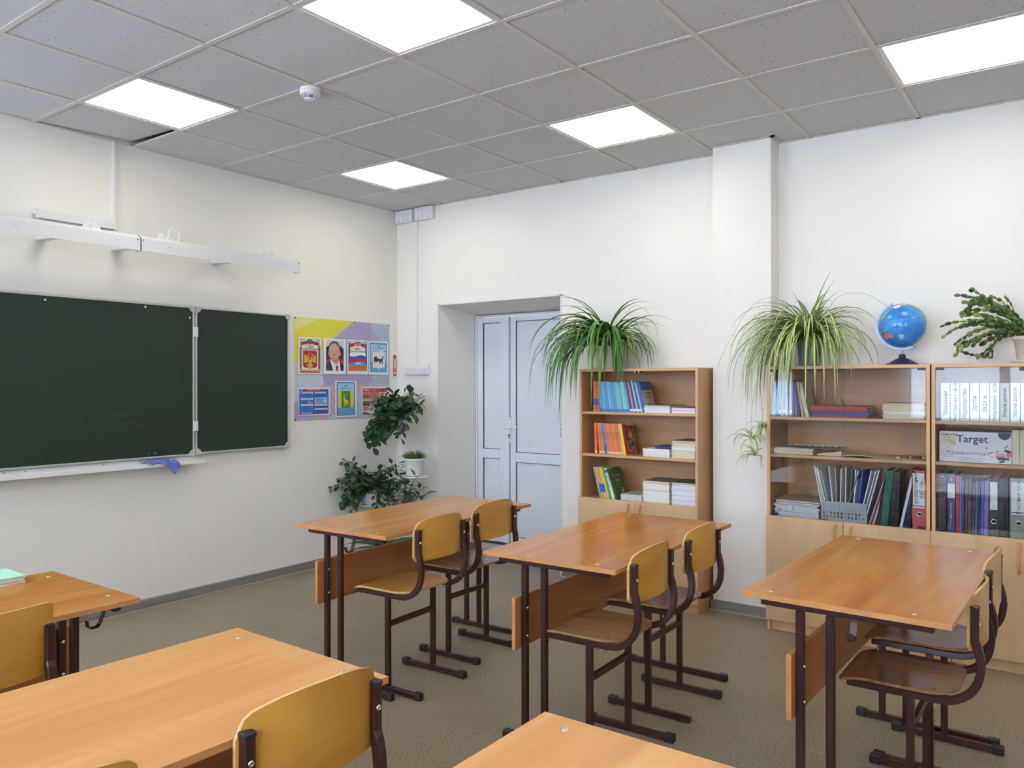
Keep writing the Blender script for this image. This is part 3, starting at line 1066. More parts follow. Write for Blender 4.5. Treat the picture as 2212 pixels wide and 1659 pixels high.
P.poly((238, 240, 244), wave(.38, .46, .022)).poly((44, 88, 176), wave(.46, .55, .022)).poly((196, 58, 62), wave(.55, .64, .022))
P.rect((206, 220, 232), .38, .65, .64, .71)
for k in range(5):
    P.ell((160, 84, 44), .2 + k * .15, .78, .05, .02, 0, 180, 8)
fin(t, P)
ptext(t, P, 'ФЛАГ', .5, .27, .022)
ptext(t, P, 'Российской Федерации', .5, .33, .0135)

# regional emblem card
t, P = card('regional_emblem_card', 'pale blue card with a black beast on a white shield', 'poster', -.350, 1.533, -.121, 1.818)
P.rect((84, 148, 206), .05, .04, .93, .93).rect((164, 206, 232), .10, .09, .89, .88).rect((96, 168, 222), .10, .62, .89, .90)
P.poly((238, 240, 244), [(.55, .30), (.86, .22), (.86, .26), (.6, .34)]).poly((62, 90, 170), [(.6, .335), (.86, .26), (.86, .29), (.66, .35)]).poly((190, 60, 66), [(.1, .66), (.2, .66), (.2, .70), (.1, .70)])
P.poly((96, 128, 160), [(.18, .31), (.82, .31), (.82, .77), (.78, .80), (.56, .81), (.5, .85), (.44, .81), (.22, .80), (.18, .77)])
P.poly((232, 230, 228), [(.19, .315), (.81, .315), (.81, .768), (.77, .795), (.56, .803), (.5, .84), (.44, .803), (.23, .795), (.19, .768)])
P.poly((58, 56, 56), [(.26, .50), (.30, .46), (.38, .445), (.42, .49), (.52, .53), (.66, .52), (.70, .45), (.73, .43), (.76, .45), (.72, .53), (.70, .58), (.74, .66), (.70, .68), (.66, .61), (.60, .60), (.60, .67), (.53, .67), (.53, .60), (.44, .60), (.38, .64), (.34, .60), (.24, .63)])
P.poly((176, 46, 56), [(.24, .57), (.30, .52), (.32, .55), (.38, .62), (.34, .625), (.25, .61)])
fin(t, P)
ptext(t, P, 'Герб', .5, .145, .020)
ptext(t, P, 'Иркутской области', .5, .205, .013)

# blue information sheet
BLUE, BLUE2 = (44, 104, 196), (70, 134, 214)
t, P = card('blue_information_sheet', 'blue printed information sheet with white bars, lowest left on notice board', 'poster', -1.084, 1.206, -.775, 1.424)
P.rect(BLUE, .02, .05, .96, .95).rect((186, 44, 54), .14, .05, .80, .115).rect((176, 52, 60), .02, .93, .96, .955).rect(BLUE2, .08, .17, .46, .92)
for (u0, v0, u1) in ((.12, .145, .45), (.50, .15, .86), (.06, .375, .46), (.06, .59, .46), (.50, .60, .92), (.50, .745, .92)):
    P.rect((236, 224, 230), u0, v0, u1, v0 + .055).rect((214, 150, 160), u0 + .03, v0 + .02, u1 - .05, v0 + .035)
P.rect((150, 190, 228), .50, .345, .92, .575)
for (u0, u1, v0, v1, n) in ((.12, .44, .21, .35, 5), (.52, .88, .22, .33, 4), (.10, .30, .44, .56, 4), (.54, .84, .37, .55, 5), (.12, .44, .66, .84, 6), (.56, .90, .66, .73, 3), (.56, .90, .81, .92, 4)):
    P.lines((34, 78, 160), u0, u1, v0, v1, n)
P.ell((226, 190, 140), .34, .52, .035, .035).rect((176, 50, 60), .37, .43, .44, .50).ell((222, 216, 190), .83, .49, .05, .045)
P.poly((236, 240, 246), [(.03, .20), (.09, .07), (.12, .07), (.05, .20)])
for k in range(9):
    P.rect((232, 236, 244), .07 + k * .038, .905 - .02 * random.random(), .095 + k * .038, .93)
fin(t, P)
ptext(t, P, 'ДЕЙСТВИЯ ПРИ УГРОЗЕ', .46, .085, .0105, WHITEINK)

# deer flag card
t, P = card('deer_flag_card', 'blue card with a yellow deer on a green stripe', 'poster', -.717, 1.184, -.490, 1.478)
P.rect((52, 112, 190), .06, .03, .92, .96).rect((156, 202, 234), .10, .06, .88, .93).rect((92, 158, 214), .10, .70, .88, .92)
P.rect((226, 206, 54), .14, .285, .84, .75).rect((70, 146, 76), .28, .285, .70, .75)
Y_ = (228, 208, 60)
P.poly(Y_, [(.38, .47), (.36, .45), (.40, .44), (.43, .45), (.45, .52), (.58, .53), (.61, .58), (.60, .62), (.62, .70), (.595, .70), (.575, .63), (.52, .61), (.53, .66), (.50, .70), (.49, .70), (.50, .64), (.47, .61), (.45, .70), (.42, .70), (.425, .62), (.40, .54)])
for s_ in (-.05, .03):
    P.poly(Y_, [(.41, .445), (.41 + s_, .36), (.42 + s_, .36), (.42, .445)]).poly(Y_, [(.42, .42), (.49 + s_, .37), (.495 + s_, .375), (.425, .43)])
P.poly((58, 120, 66), [(.56, .48), (.60, .42), (.66, .44), (.66, .68), (.62, .60)])
P.lines((120, 176, 224), .16, .80, .76, .90, 5)
fin(t, P)
ptext(t, P, 'Флаг', .5, .135, .018)
ptext(t, P, 'Зиминского района', .5, .20, .0125)

# red sheet
t, P = card('red_information_sheet', 'red printed sheet with a dark monument, lowest right on notice board', 'poster', -.431, 1.212, -.121, 1.428)
P.rect((198, 128, 120), .03, .05, .95, .94).rect((190, 72, 66), .03, .05, .95, .20).rect((214, 188, 180), .03, .75, .95, .94).rect((206, 150, 142), .03, .50, .95, .75)
P.lines((236, 214, 210), .07, .32, .08, .16, 2).lines((236, 214, 210), .38, .6, .10, .14, 1)
P.ell((118, 60, 58), .79, .12, .045, .05)
P.rect((150, 84, 76), .05, .31, .28, .42).rect((108, 104, 104), .04, .47, .30, .74).rect((176, 176, 178), .04, .47, .30, .56)
for k in range(5):
    P.poly((62, 58, 58), [(.05 + k * .05, .72), (.07 + k * .05, .54 + .05 * (k % 2)), (.095 + k * .05, .72)])
P.lines((160, 90, 84), .33, .60, .23, .46, 9).lines((168, 104, 98), .33, .60, .50, .86, 11).lines((150, 44, 50), .06, .30, .77, .90, 4, .5, .6)
P.rect((234, 232, 232), .66, .22, .91, .46).rect((150, 40, 48), .70, .245, .86, .285).rect((150, 40, 48), .72, .305, .84, .335).rect((150, 40, 48), .68, .37, .76, .43).rect((150, 40, 48), .80, .37, .89, .43)
P.poly((58, 50, 52), [(.65, .86), (.72, .70), (.75, .56), (.78, .50), (.81, .56), (.84, .70), (.91, .86)]).poly((112, 100, 100), [(.76, .86), (.77, .66), (.79, .62), (.80, .86)])
fin(t, P)

# ------------------------------------------------------------------ desks


def make_desk(i, label, cx, cy, th, top, hooks={}, z=.762):
    t = thing('school_desk', label, 'desk', (cx, cy, 0), th, 'two-seat school desks')
    hx, hy = .305, .60
    zt = z
    zb = z - .018
    MB().box(-hx, -hy, zb, hx, hy, zt).build('tabletop', top, t, bevel=.0015)
    tt = t.children[-1] if False else [c for c in t.children if c.name.startswith('tabletop')][0]
    MB().box(-hx - .0006, -hy - .0006, zb + .001, -hx, hy + .0006, zt - .001).box(hx, -hy - .0006, zb + .001, hx + .0006, hy + .0006, zt - .001).box(-hx, -hy - .0006, zb + .001, hx, -hy, zt - .001).box(-hx, hy, zb + .001, hx, hy + .0006, zt - .001).build('edge_band', M_EDGE, tt)
    for bx, by in ((-.225, -.55), (.20, -.55), (-.225, .55), (.20, .55)):
        MB().lathe([(.008, 0), (.0075, .0014), (.004, .002), (.0035, .0012), (0, .0012)], 14, (bx, by, zt)).build('bolt', M_CHROME, t)
    lx = (-hx + .175, -hx + .268)
    for sy in (-1, 1):
        y = sy * (hy - .047)
        MB().box(-.255, y - .0125, zb - .026, .255, y + .0125, zb).build('top_rail', M_BROWN, t, bevel=.003)
        for x in lx:
            lg = MB().box(x - .0125, y - .0125, .027, x + .0125, y + .0125, zb - .026).build('leg', M_BROWN, t, bevel=.003)
            if x == lx[0]:
                for zz in (.435, .548):
                    MB().lathe([(.0065, 0), (.006, .003), (0, .004)], 12, M=Matrix.Translation((x + .0125, y, zz)) @ Matrix.Rotation(PI / 2, 4, 'Y')).build('screw', M_CHROME, lg)
        ft = MB().box(-.215, y - .0125, .003, .285, y + .0125, .028).build('foot', M_BROWN, t, bevel=.003)
        for x in (-.235, .262):
            MB().box(x, y - .0155, 0, x + .04, y + .0155, .033).build('foot_cap', M_RUBBER, ft, bevel=.004, seg=2)
        if sy in hooks:
            # bag hook: flat bar hanging from the rail, down, under and up
            hd_, hxs = hooks[sy]
            path = [(0, zb - .020), (.002, zb - .036), (.016, zb - .072), (.024, zb - .080), (.046, zb - .080), (.054, zb - .072), (.056, zb - .054)]
            mb = MB().sweep(path, .010, .0016, 0, ch=.0004)
            o = mb.build('bag_hook', M_BROWN, t)
            o.location = (hxs, y + hd_ * .008, 0)
            o.rotation_euler = (0, 0, hd_ * PI / 2)
    x = lx[0] - .0125
    mp = MB().box(x - .0165, -hy - .004, .385, x - .0005, hy + .004, .592).build('front_panel', M_MODESTY, t, bevel=.001)
    MB().box(x - .0168, -hy - .0046, .3855, x - .0002, -hy - .004, .5915).box(x - .0168, hy + .004, .3855, x - .0002, hy + .0046, .5915).box(x - .0165, -hy, .592, x - .0005, hy, .5925).build('edge_band', M_EDGE, mp)
    return t


def desk_at(i, label, px, py, th, top, corner=(1, 1), **kw):
    """px,py: the far corner on the pupils' side (or on the board side)"""
    dx, dy = -.305 * corner[0], -.60 * corner[1]
    cx = px + dx * math.cos(th) - dy * math.sin(th)
    cy = py + dx * math.sin(th) + dy * math.cos(th)
    return make_desk(i, label, cx, cy, th, top, **kw)


desk_at(0, 'two-seat desk in front of the door and the corner plants', 2.320, -1.272, .028, M_TOP2, hooks={-1: (-1, .065), 1: (1, .065)}, z=.760)
desk_at(1, 'two-seat desk in front of the open bookcase without glass doors', 3.502, -1.250, .011, M_TOP2, z=.764)
desk_at(2, 'glossy two-seat desk in front of the glass-door bookcases', 4.637, -1.289, -.024, M_TOP2, hooks={-1: (-1, .035), 1: (1, .035)}, z=.770)
desk_at(3, 'large two-seat desk at the lower left with a capped chair', 3.585, -3.683, -.022, M_TOP)
desk_at(4, 'two-seat desk cut by the bottom edge with only its corner showing', 3.996, -3.632, 0.0, M_TOP, corner=(-1, 1))
desk_at(5, 'two-seat desk by the chalkboard wall carrying a pile of papers', 2.442, -3.664, 0.0, M_TOP2, hooks={1: (-1, .185)})

# ------------------------------------------------------------------ chairs


def seat_mesh(mtop):
    mb = MB()
    NX, NY = 16, 12
    x0, x1 = -.032, .338
    top, bot = [], []

    def hw(x):
        w_ = .178
        r = .10
        if x > x1 - r:
            d = (x - (x1 - r)) / r
            w_ = .178 - r * (1 - math.sqrt(max(0, 1 - d * d)))
        r = .035
        if x < x0 + r:
            d = (x0 + r - x) / r
            w_ = .178 - r * (1 - math.sqrt(max(0, 1 - d * d)))
        return w_
    vs = []
    for k, dz in ((0, 0), (1, -.010)):
        for i in range(NX + 1):
            u = i / NX
            u = .5 - .5 * math.cos(PI * u)
            x = x0 + (x1 - x0) * u
            for j in range(NY + 1):
                v = -1 + 2 * j / NY
                y = hw(x) * v
                z = .4815
                if x < .06:
                    z -= .020 * ((.06 - x) / .092) ** 2
                z -= .004 * (1 - v * v) * math.sin(PI * min(1, max(0, (x + .03) / .37)))
                if x > .25:
                    z += .004 * ((x - .25) / .09) ** 2
                vs.append((x, y, z + dz))
    W_ = NY + 1
    n1 = (NX + 1) * W_
    fs = [(i * W_ + j, (i + 1) * W_ + j, (i + 1) * W_ + j + 1, i * W_ + j + 1) for i in range(NX) for j in range(NY)]
    mb.add(vs, fs, 0, smooth=True)
    mb.add(vs, [tuple(n1 + k for k in reversed(f)) for f in fs], 0, smooth=True)
    rim = [i * W_ for i in range(NX + 1)] + [NX * W_ + j for j in range(1, NY + 1)] + [i * W_ + NY for i in range(NX - 1, -1, -1)] + [j for j in range(NY - 1, 0, -1)]
    mb.add(vs, [(rim[k], rim[(k + 1) % len(rim)], rim[(k + 1) % len(rim)] + n1, rim[k] + n1) for k in range(len(rim))], 1)
    return mb.mesh('seat', [mtop, M_PLYEDGE if mtop is M_PLY else M_EDGED])


def back_mesh(straight=False):
    mb = MB()
    NU_, NV_ = 24, 8
    vs = []
    for k in (0, 1):
        for i in range(NU_ + 1):
            u = -1 + 2 * i / NU_
            y = .182 * u
            au = abs(u)
            if straight:
                zt = .836 - .004 * au ** 3 - (.010 * ((au - .92) / .08) ** 2 if au > .92 else 0)
            else:
                zt = .833 - .034 * au ** 2.6 - (.036 * ((au - .86) / .14) ** 2 if au > .86 else 0)
            zb = .634 + (.016 * ((au - .9) / .1) ** 2 if au > .9 else 0)
            for j in range(NV_ + 1):
                v = j / NV_
                z = zb + (zt - zb) * v
                x = .3745 + .036 * (1 - u * u) + .004 * max(0, v - .6) ** 2 - (.0085 if k == 0 else 0)
                if abs(u) > .95:
                    x = .3745 + .036 * (1 - .9025) * (1 - au) / .05 * .9 + (-.0085 if k == 0 else 0)
                vs.append((x, y, z))
    W_ = NV_ + 1
    n1 = (NU_ + 1) * W_
    fs = [(i * W_ + j, (i + 1) * W_ + j, (i + 1) * W_ + j + 1, i * W_ + j + 1) for i in range(NU_) for j in range(NV_)]
    mb.add(vs, [tuple(reversed(f)) for f in fs], 0, smooth=True)
    mb.add(vs, [tuple(n1 + k for k in f) for f in fs], 0, smooth=True)
    rim = [i * W_ for i in range(NU_ + 1)] + [NU_ * W_ + j for j in range(1, NV_ + 1)] + [i * W_ + NV_ for i in range(NU_ - 1, -1, -1)] + [j for j in range(NV_ - 1, 0, -1)]
    mb.add(vs, [(rim[k], rim[(k + 1) % len(rim)], rim[(k + 1) % len(rim)] + n1, rim[k] + n1) for k in range(len(rim))], 1)
    return mb.mesh('backrest', [M_PLY, M_PLYEDGE])


SEATS = {'ply': seat_mesh(M_PLY), 'dark': seat_mesh(M_SEATD), 'brown': seat_mesh(M_SEATR)}
BACKS = {False: back_mesh(), True: back_mesh(True)}


def side_path(dz):
    p = [(0, .4575), (.14, .4575), (.275, .4575)]
    for i in range(1, 8):
        a = i / 8 * math.radians(92)
        p.append((.285 + .118 * math.sin(a), .4575 + .118 * (1 - math.cos(a))))
    p += [(.405, .590), (.4015, .625), (.394, .655), (.388, .670), (.3875, .690), (.388, .73), (.388, .772)]
    return [(x, z - dz) for x, z in p]


def make_chair(label, x0, yc, th, seat='ply', straight=False, dz=0.0, caps=True, capcol=None, missing=None):
    """origin under the front end of the seat rails"""
    t = thing('school_chair', label, 'chair', (x0, yc, 0), th, 'plywood school chairs on brown tube frames')
    o = link('seat', SEATS[seat], t)
    o.location = (0, 0, -dz)
    o = link('backrest', BACKS[straight], t)
    o.location = (0, 0, -dz)
    capm = capcol or M_BROWN
    for s in (-1, 1):
        y = s * .165
        fr = MB().sweep(side_path(dz), .0125, .0125, y).build('side_frame', M_BROWN, t)
        MB().box(.187, y - .0125, .028, .212, y + .0125, .4465 - dz).build('post', M_BROWN, t, bevel=.003)
        ft = MB().box(.012, y - .0125, .003, .398, y + .0125, .028).build('foot', M_BROWN, t, bevel=.003)
        for e, x in ((0, .004), (1, .366)):
            if missing == (s, e):
                continue
            MB().box(x, y - .016, 0, x + .040, y + .016, .034).build('foot_cap', M_RUBBER, ft, bevel=.004, seg=2)
        if caps:
            MB().box(.374, y - .014, .770 - dz, .402, y + .014, .782 - dz).build('end_cap', capm, fr, bevel=.003)
        else:
            MB().box(.379, y - .009, .7722 - dz, .397, y + .009, .7726 - dz).build('tube_hole', M_BLACK, fr)
        if caps:
            MB().lathe([(.0068, 0), (.006, .0026), (.0035, .0034), (.003, .0022), (0, .0022)], 14, M=Matrix.Translation((.4003, y, .722 - dz)) @ Matrix.Rotation(PI / 2, 4, 'Y')).build('screw', M_CHROME, fr)
        for x in (.02, .27):
            MB().lathe([(.008, 0), (.006, .0018), (0, .002)], 12, (x, s * .14, .4775 - dz + (.002 if x > .1 else -.004))).build('bolt', M_CHROME if seat != 'dark' else M_BROWN, t)
            MB().cyl((x, y, .428 - dz), (x, y, .446 - dz), .003, n=6).build('bolt_end', M_CHROME, fr)
    MB().box(.189, -.1525, .305 - dz * .5, .210, .1525, .330 - dz * .5).build('cross_bar', M_BROWN, t, bevel=.003)
    return t


make_chair('left chair of the two at the desk before the door', 2.044, -2.198, .04, 'ply')
make_chair('chair nearest the white door, right one of its desk', 1.972, -1.668, .01, 'dark')
make_chair('left chair at the desk before the open bookcase, with worn grey-brown seat', 3.168, -2.232, .025, 'dark')
make_chair('chair with a missing foot cap, in front of the open bookcase', 3.150, -1.683, 0.0, 'dark', missing=(-1, 1))
make_chair('lower chair with a shiny brown seat, seen edge-on at right', 4.236, -1.923, 0.0, 'brown', dz=.047)
make_chair('far chair of the right-hand desk, nearest the glass-door bookcases', 4.245, -1.560, -.015, 'dark')
make_chair('large foreground chair with black caps on its brown uprights', 3.225, -3.913, -.02, 'ply', capcol=M_RUBBER)
make_chair('chair showing only the top of its backrest at the bottom edge', 3.215, -4.458, -.02, 'ply', capcol=M_RUBBER)
make_chair('chair with a straight-topped worn backrest at the far left', 2.160, -4.150, .0, 'ply', straight=True, caps=False)

# papers on the desk by the board
random.seed(11)
zz = .762
for i in range(7):
    th_ = .004 if i < 6 else .003
    o = MB().box(-.085, -.105, 0, .085, .105, th_, 0).build('exercise_book', [M_PAPER if i % 2 == 0 else M_PAPERC] if i < 6 else [mat('mint_cover', (178, 232, 206), .6)], None)
    o.location = (1.850 + random.uniform(-.006, .006), -3.905 + random.uniform(-.008, .008), zz)
    o.rotation_euler = (0, 0, random.uniform(-.04, .04))
    zz += th_
    tag(o, ('mint green exercise book on top of the pile at the far left' if i == 6 else 'exercise book in the far left pile, %s from the bottom' % ORD[i]), 'notebook', 'exercise books on the desk by the board')

# ------------------------------------------------------------------ bookcases
HT = 1.553
DOORTOP = .677


def make_bookcase(name, label, x0, x1, yf, shelves, gdoors, base_z=.068):
    yb = -.006
    t = thing(name, label, 'bookcase', ((x0 + x1) / 2, (yf + yb) / 2, 0), 0, 'wooden classroom bookcases')
    cx, cy = (x0 + x1) / 2, (yf + yb) / 2
    W2 = (x1 - x0) / 2
    f, b = yf - cy, yb - cy
    T = .017
    for s in (-1, 1):
        xa, xb = sorted((s * W2, s * (W2 - T)))
        o = MB().box(xa, f, 0, xb, b, HT).build('side_panel', M_BEECHV, t)
        MB().box(xa, f - .0007, 0, xb, f, HT).build('edge_band', M_BEECHE, o)
    a = W2 - T

    def board(nm, z0, z1, front=0.0):
        o = MB().box(-a, f + front, z0, a, b - .006, z1).build(nm, M_BEECH, t)
        MB().box(-a, f + front - .0007, z0, a, f + front, z1).build('edge_band', M_BEECHE, o)
    board('top_panel', HT - .018, HT)
    for z in shelves:
        board('shelf', z - .017, z, .012)
    board('middle_panel', DOORTOP - .025, DOORTOP - .008, .001)
    board('bottom_panel', base_z, base_z + .017, .001)
    MB().box(-a, b - .006, base_z, a, b, HT - .018).build('back_panel', M_BEECH, t)
    MB().box(-a, f + .018, 0, a, f + .034, base_z).build('plinth', M_BIRCH, t)
    # wooden doors
    yd = f - .018
    for s in (-1, 1):
        xa, xb = sorted((s * .0015, s * (W2 + .003)))
        d = MB().box(xa, yd, base_z - .002, xb, f - .001, DOORTOP).build('door', M_BIRCH, t, bevel=.001)
        MB().box(xa, yd, DOORTOP, xb, f - .001, DOORTOP + .0006).build('edge_band', M_BEECHE, d)
        hx = s * .042
        pts = [(hx, yd - .001, .508), (hx, yd - .020, .512), (hx, yd - .026, .53), (hx, yd - .026, .635), (hx, yd - .020, .652), (hx, yd - .001, .656)]
        MB().tube(pts, .0065, 10).build('handle', M_HANDLE, d)
    if gdoors:
        z0, z1 = DOORTOP + .004, HT - .020
        for s in (-1, 1):
            xa, xb = sorted((s * .0012, s * (a - .002)))
            g = MB().box(xa, f - .001, z0, xb, f + .003, z1).build('glass_door', M_GLASS, t)
            # magnet plate where the doors meet, hinge clips at the outer corners
            xm = sorted((s * .004, s * .040))
            MB().box(xm[0], f - .004, z1 - .020, xm[1], f + .006, z1 + .001).build('latch_plate', M_BLACK, g)
            xm = sorted((s * (a - .004), s * (a - .042)))
            for zz in (z0, z1 - .012):
                MB().box(xm[0], f - .005, zz, xm[1], f + .008, zz + .012).build('hinge', M_BLACK, g, bevel=.002)
    return t


b1 = make_bookcase('open_bookcase', 'open beech bookcase without glass doors, between door and pillar', 2.085, 2.948, -.345, (1.262, .974), False)
for dx in (-.02, .01):
    MB().box(dx, -.165, HT - .032, dx + .022, -.14, HT - .018).build('door_catch', M_BLACK, b1)
    MB().box(dx + .004, -.1665, HT - .028, dx + .014, -.165, HT - .020).build('catch_plate', M_ALU, b1)
for zz in (1.545, 1.25, .96, .67, .3):
    MB().cyl((.4315, -.14, zz), (.4325, -.14, zz), .004, n=8).build('screw_cap', M_BEECHE, b1)
b2 = make_bookcase('glass_bookcase', 'beech bookcase with glass doors carrying the globe, right of the pillar', 3.387, 4.246, -.360, (1.258, 1.038), True)
b3 = make_bookcase('glass_bookcase', 'beech bookcase with glass doors cut by the right edge of the photo', 4.254, 5.113, -.360, (1.255, 1.040), True)

# ------------------------------------------------------------------ books
SHELFY = -.315


def lean_thing(name, label, cat, x, y, z, lean, group, rz=0.0):
    """a thing that stands on its lower right (lean<0: top to the left) edge"""
    t = thing(name, label, cat, (x, y, z), rz, group)
    t.rotation_euler = (0, lean, rz)
    return t


def make_book(label, x, z, w_, h, d, lean, col, bands=(), group=None, cover_print=None, y=SHELFY, page=M_PAPERC, spine_text=None, cat='book', name='book'):
    """x = right foot of the spine when it leans to the left; the spine faces -y"""
    t = lean_thing(name, label, cat, x, y, z, lean, group)
    cm = mat('cover_%d_%d_%d' % col, col, .38)
    c = .0016
    mb = MB().box(-w_, 0, 0, 0, c, h).box(-w_, c, 0, -w_ + c, d, h).box(-c, c, 0, 0, d, h)
    mb.build('cover', cm, t)
    MB().box(-w_ + c, c, .003, -c, d - .004, h - .003).build('pages', page, t)
    for k, (z0, z1, bc) in enumerate(bands):
        MB().box(-w_ + .0003, -.0004, h * z0, -.0003, 0, h * z1).build('spine_band', mat('cover_%d_%d_%d' % bc, bc, .4), t)
    if spine_text:
        s_, mm, sz = spine_text
        lettering(s_, sz, mm, t, (-w_ / 2, -.0006, h * .6), SPINE)
    if cover_print:
        cover_print(t, w_, h, d)
    return t


random.seed(21)
LB, GB, DB, OR_, NV = (112, 178, 222), (122, 192, 190), (44, 66, 158), (222, 118, 66), (36, 46, 110)
G1 = 'textbooks on the top shelf of the open bookcase'
# top shelf: foot x, thickness, lean, colour, height
row = [(2.200, .022, 0, (214, 106, 84), .208, ((.22, .42, (52, 92, 182)),)), (2.226, .022, 0, (214, 106, 84), .208, ((.22, .42, (52, 92, 182)),))]
xs_ = [2.254, 2.277, 2.300, 2.322, 2.343, 2.363, 2.381, 2.398, 2.413, 2.429, 2.445, 2.461, 2.477, 2.492, 2.508, 2.522, 2.537, 2.551]
colr = [LB, LB, (104, 170, 216), LB, (96, 168, 214), LB, (118, 190, 206), GB, LB, GB, (122, 190, 178), (112, 182, 190), DB, (206, 112, 108), DB, (132, 196, 168), (52, 78, 176), (150, 206, 196)]
for i, x in enumerate(xs_):
    lean = -math.radians(5 + 9.5 * i / len(xs_))
    kk = random.uniform(.86, 1.1)
    colr[i] = tuple(min(255, int(q_ * kk)) for q_ in colr[i])
    row.append((x, (x - (xs_[i - 1] if i else 2.232)) * .90, lean, colr[i], .205 + (.012 if i in (14, 15) else random.uniform(-.002, .004)), ((.0, .10, (60, 120, 200)),) if i < 12 else ((.04, .12, (230, 230, 240)),)))
desc = {LB: 'light blue', GB: 'teal', DB: 'dark blue'}


def colname(c):
    r, g, b = c
    if max(c) < 70:
        return 'black'
    if r > 200 and g > 200 and b > 190:
        return 'white'
    if b > r + 60 and b > g + 50:
        return 'dark blue' if b < 190 else 'blue'
    if b > r + 40:
        return 'light blue'
    if g > r + 15:
        return 'green'
    if r > g + 70 and g > b + 30:
        return 'orange'
    if r > g + 60:
        return 'red'
    if r > 180 and g > 150:
        return 'yellow'
    return 'brown'


for i, (x, w_, lean, c, h, bands) in enumerate(row):
    make_book('%s textbook, %s from the left on the top shelf of the open bookcase' % (colname(c), ORD[i] if i < 20 else 'last'), x, 1.2625, w_, h, .165, lean, c, bands, G1)


def cover_history(t, w_, h, d):
    P = MB()
    mm = [mat('cover_70_110_170', (70, 110, 170), .4), mat('cover_186_176_160', (186, 176, 160), .4), mat('cover_60_56_58', (60, 56, 58), .4)]
    P.box(.0001, .004, h * .73, .0008, d - .002, h - .002, 0).box(.0001, .004, .002, .0008, d - .002, h * .73, 1)
    for (a, b, c_, e) in ((.2, .05, .55, .22), (.35, .14, .8, .3), (.5, .08, .9, .2), (.25, .2, .5, .32)):
        P.add([(.0010, d * a, h * b), (.0010, d * c_, h * b * .9), (.0010, d * (a + c_) / 2, h * e)], [(0, 1, 2)], 2)
    P.build('front_print', mm, t)
    lettering('ИСТОРИЯ', .022, mat('ink_maroon', (92, 44, 40), .5), t, (.0012, d * .5, h * .62), LEFTW, bold=.0004)
    lettering('РОССИИ', .022, mat('ink_maroon', (92, 44, 40), .5), t, (.0012, d * .5, h * .50), LEFTW, bold=.0004)


make_book('blue history textbook with its front cover showing, top shelf of open bookcase', 2.577, 1.2625, .022, .208, .165, -math.radians(15), (52, 78, 172), (), G1, cover_history)


def stack(label, x0, x1, z, specs, y0, d, group, name='book', cat='book', jit=.006, spine=False):
    """a pile lying flat; specs bottom to top: (thickness, page material, cover colour)"""
    objs = []
    n = len(specs)
    for i, (th_, pm, cc) in enumerate(specs):
        w_ = x1 - x0
        cm = mat('cover_%d_%d_%d' % cc, cc, .5)
        c = min(.0012, th_ * .15)
        mb = MB().box(-w_ / 2, 0, 0, w_ / 2, d, c, 1).box(-w_ / 2, 0, th_ - c, w_ / 2, d, th_ - .0002, 1).box(-w_ / 2 + .003, .0035, c, w_ / 2 - .003, d - .003, th_ - c, 0)
        if spine:
            mb.box(-w_ / 2, 0, c, w_ / 2, .0012, th_ - c, 1)
        o = mb.build(name, [pm, cm])
        o.location = ((x0 + x1) / 2 + random.uniform(-jit, jit) * .5, y0 + random.uniform(0, jit), z)
        o.rotation_euler = (0, 0, random.uniform(-.012, .012))
        z += th_
        pos = 'at the top' if i == n - 1 else ('at the bottom' if i == 0 else '%s from the bottom' % ORD[i])
        tag(o, '%s, %s' % (label, pos), cat, group)
        objs.append(o)
    return objs


random.seed(5)
WH, CR = (240, 240, 240), (226, 212, 176)
stack('white workbook in the left pile on the top shelf', 2.562, 2.748, 1.2625, [(.010, M_PAPER, WH)] * 4 + [(.009, M_PAPER, (98, 120, 92))], -.325, .23, 'left pile of workbooks on the top shelf')
stack('thick white book beside the side wall on the top shelf', 2.757, 2.920, 1.2625, [(.018, M_PAPER, WH), (.018, M_PAPER, (170, 84, 54))], -.325, .23, 'books by the side of the top shelf')

# middle shelf
G2 = 'readers on the middle shelf of the open bookcase'
row2 = [(2.207, .019, -1.5, (216, 112, 58)), (2.243, .020, -5.5, (222, 122, 62)), (2.266, .019, -7, (222, 128, 74)), (2.288, .017, -8, (72, 134, 206)), (2.305, .016, -8.5, (216, 120, 80)), (2.328, .021, -8.5, (226, 130, 74)),
        (2.349, .019, -8.5, (222, 122, 66)), (2.368, .018, -8.5, (224, 132, 84)), (2.389, .019, -8.5, (218, 116, 66)), (2.406, .015, -8.5, (228, 150, 112))]
for i, (x, w_, ln, c) in enumerate(row2):
    make_book('%s reader, %s from the left on the middle shelf of the open bookcase' % (colname(c), ORD[i]), x, .9745, w_, .212, .165, math.radians(ln), c,
              ((.03, .09, (240, 206, 170)),) if i != 3 else ((.1, .3, (60, 92, 190)),), G2, spine_text=('ЧТЕНИЕ', mat('ink_brown', (96, 44, 24), .5), .014))


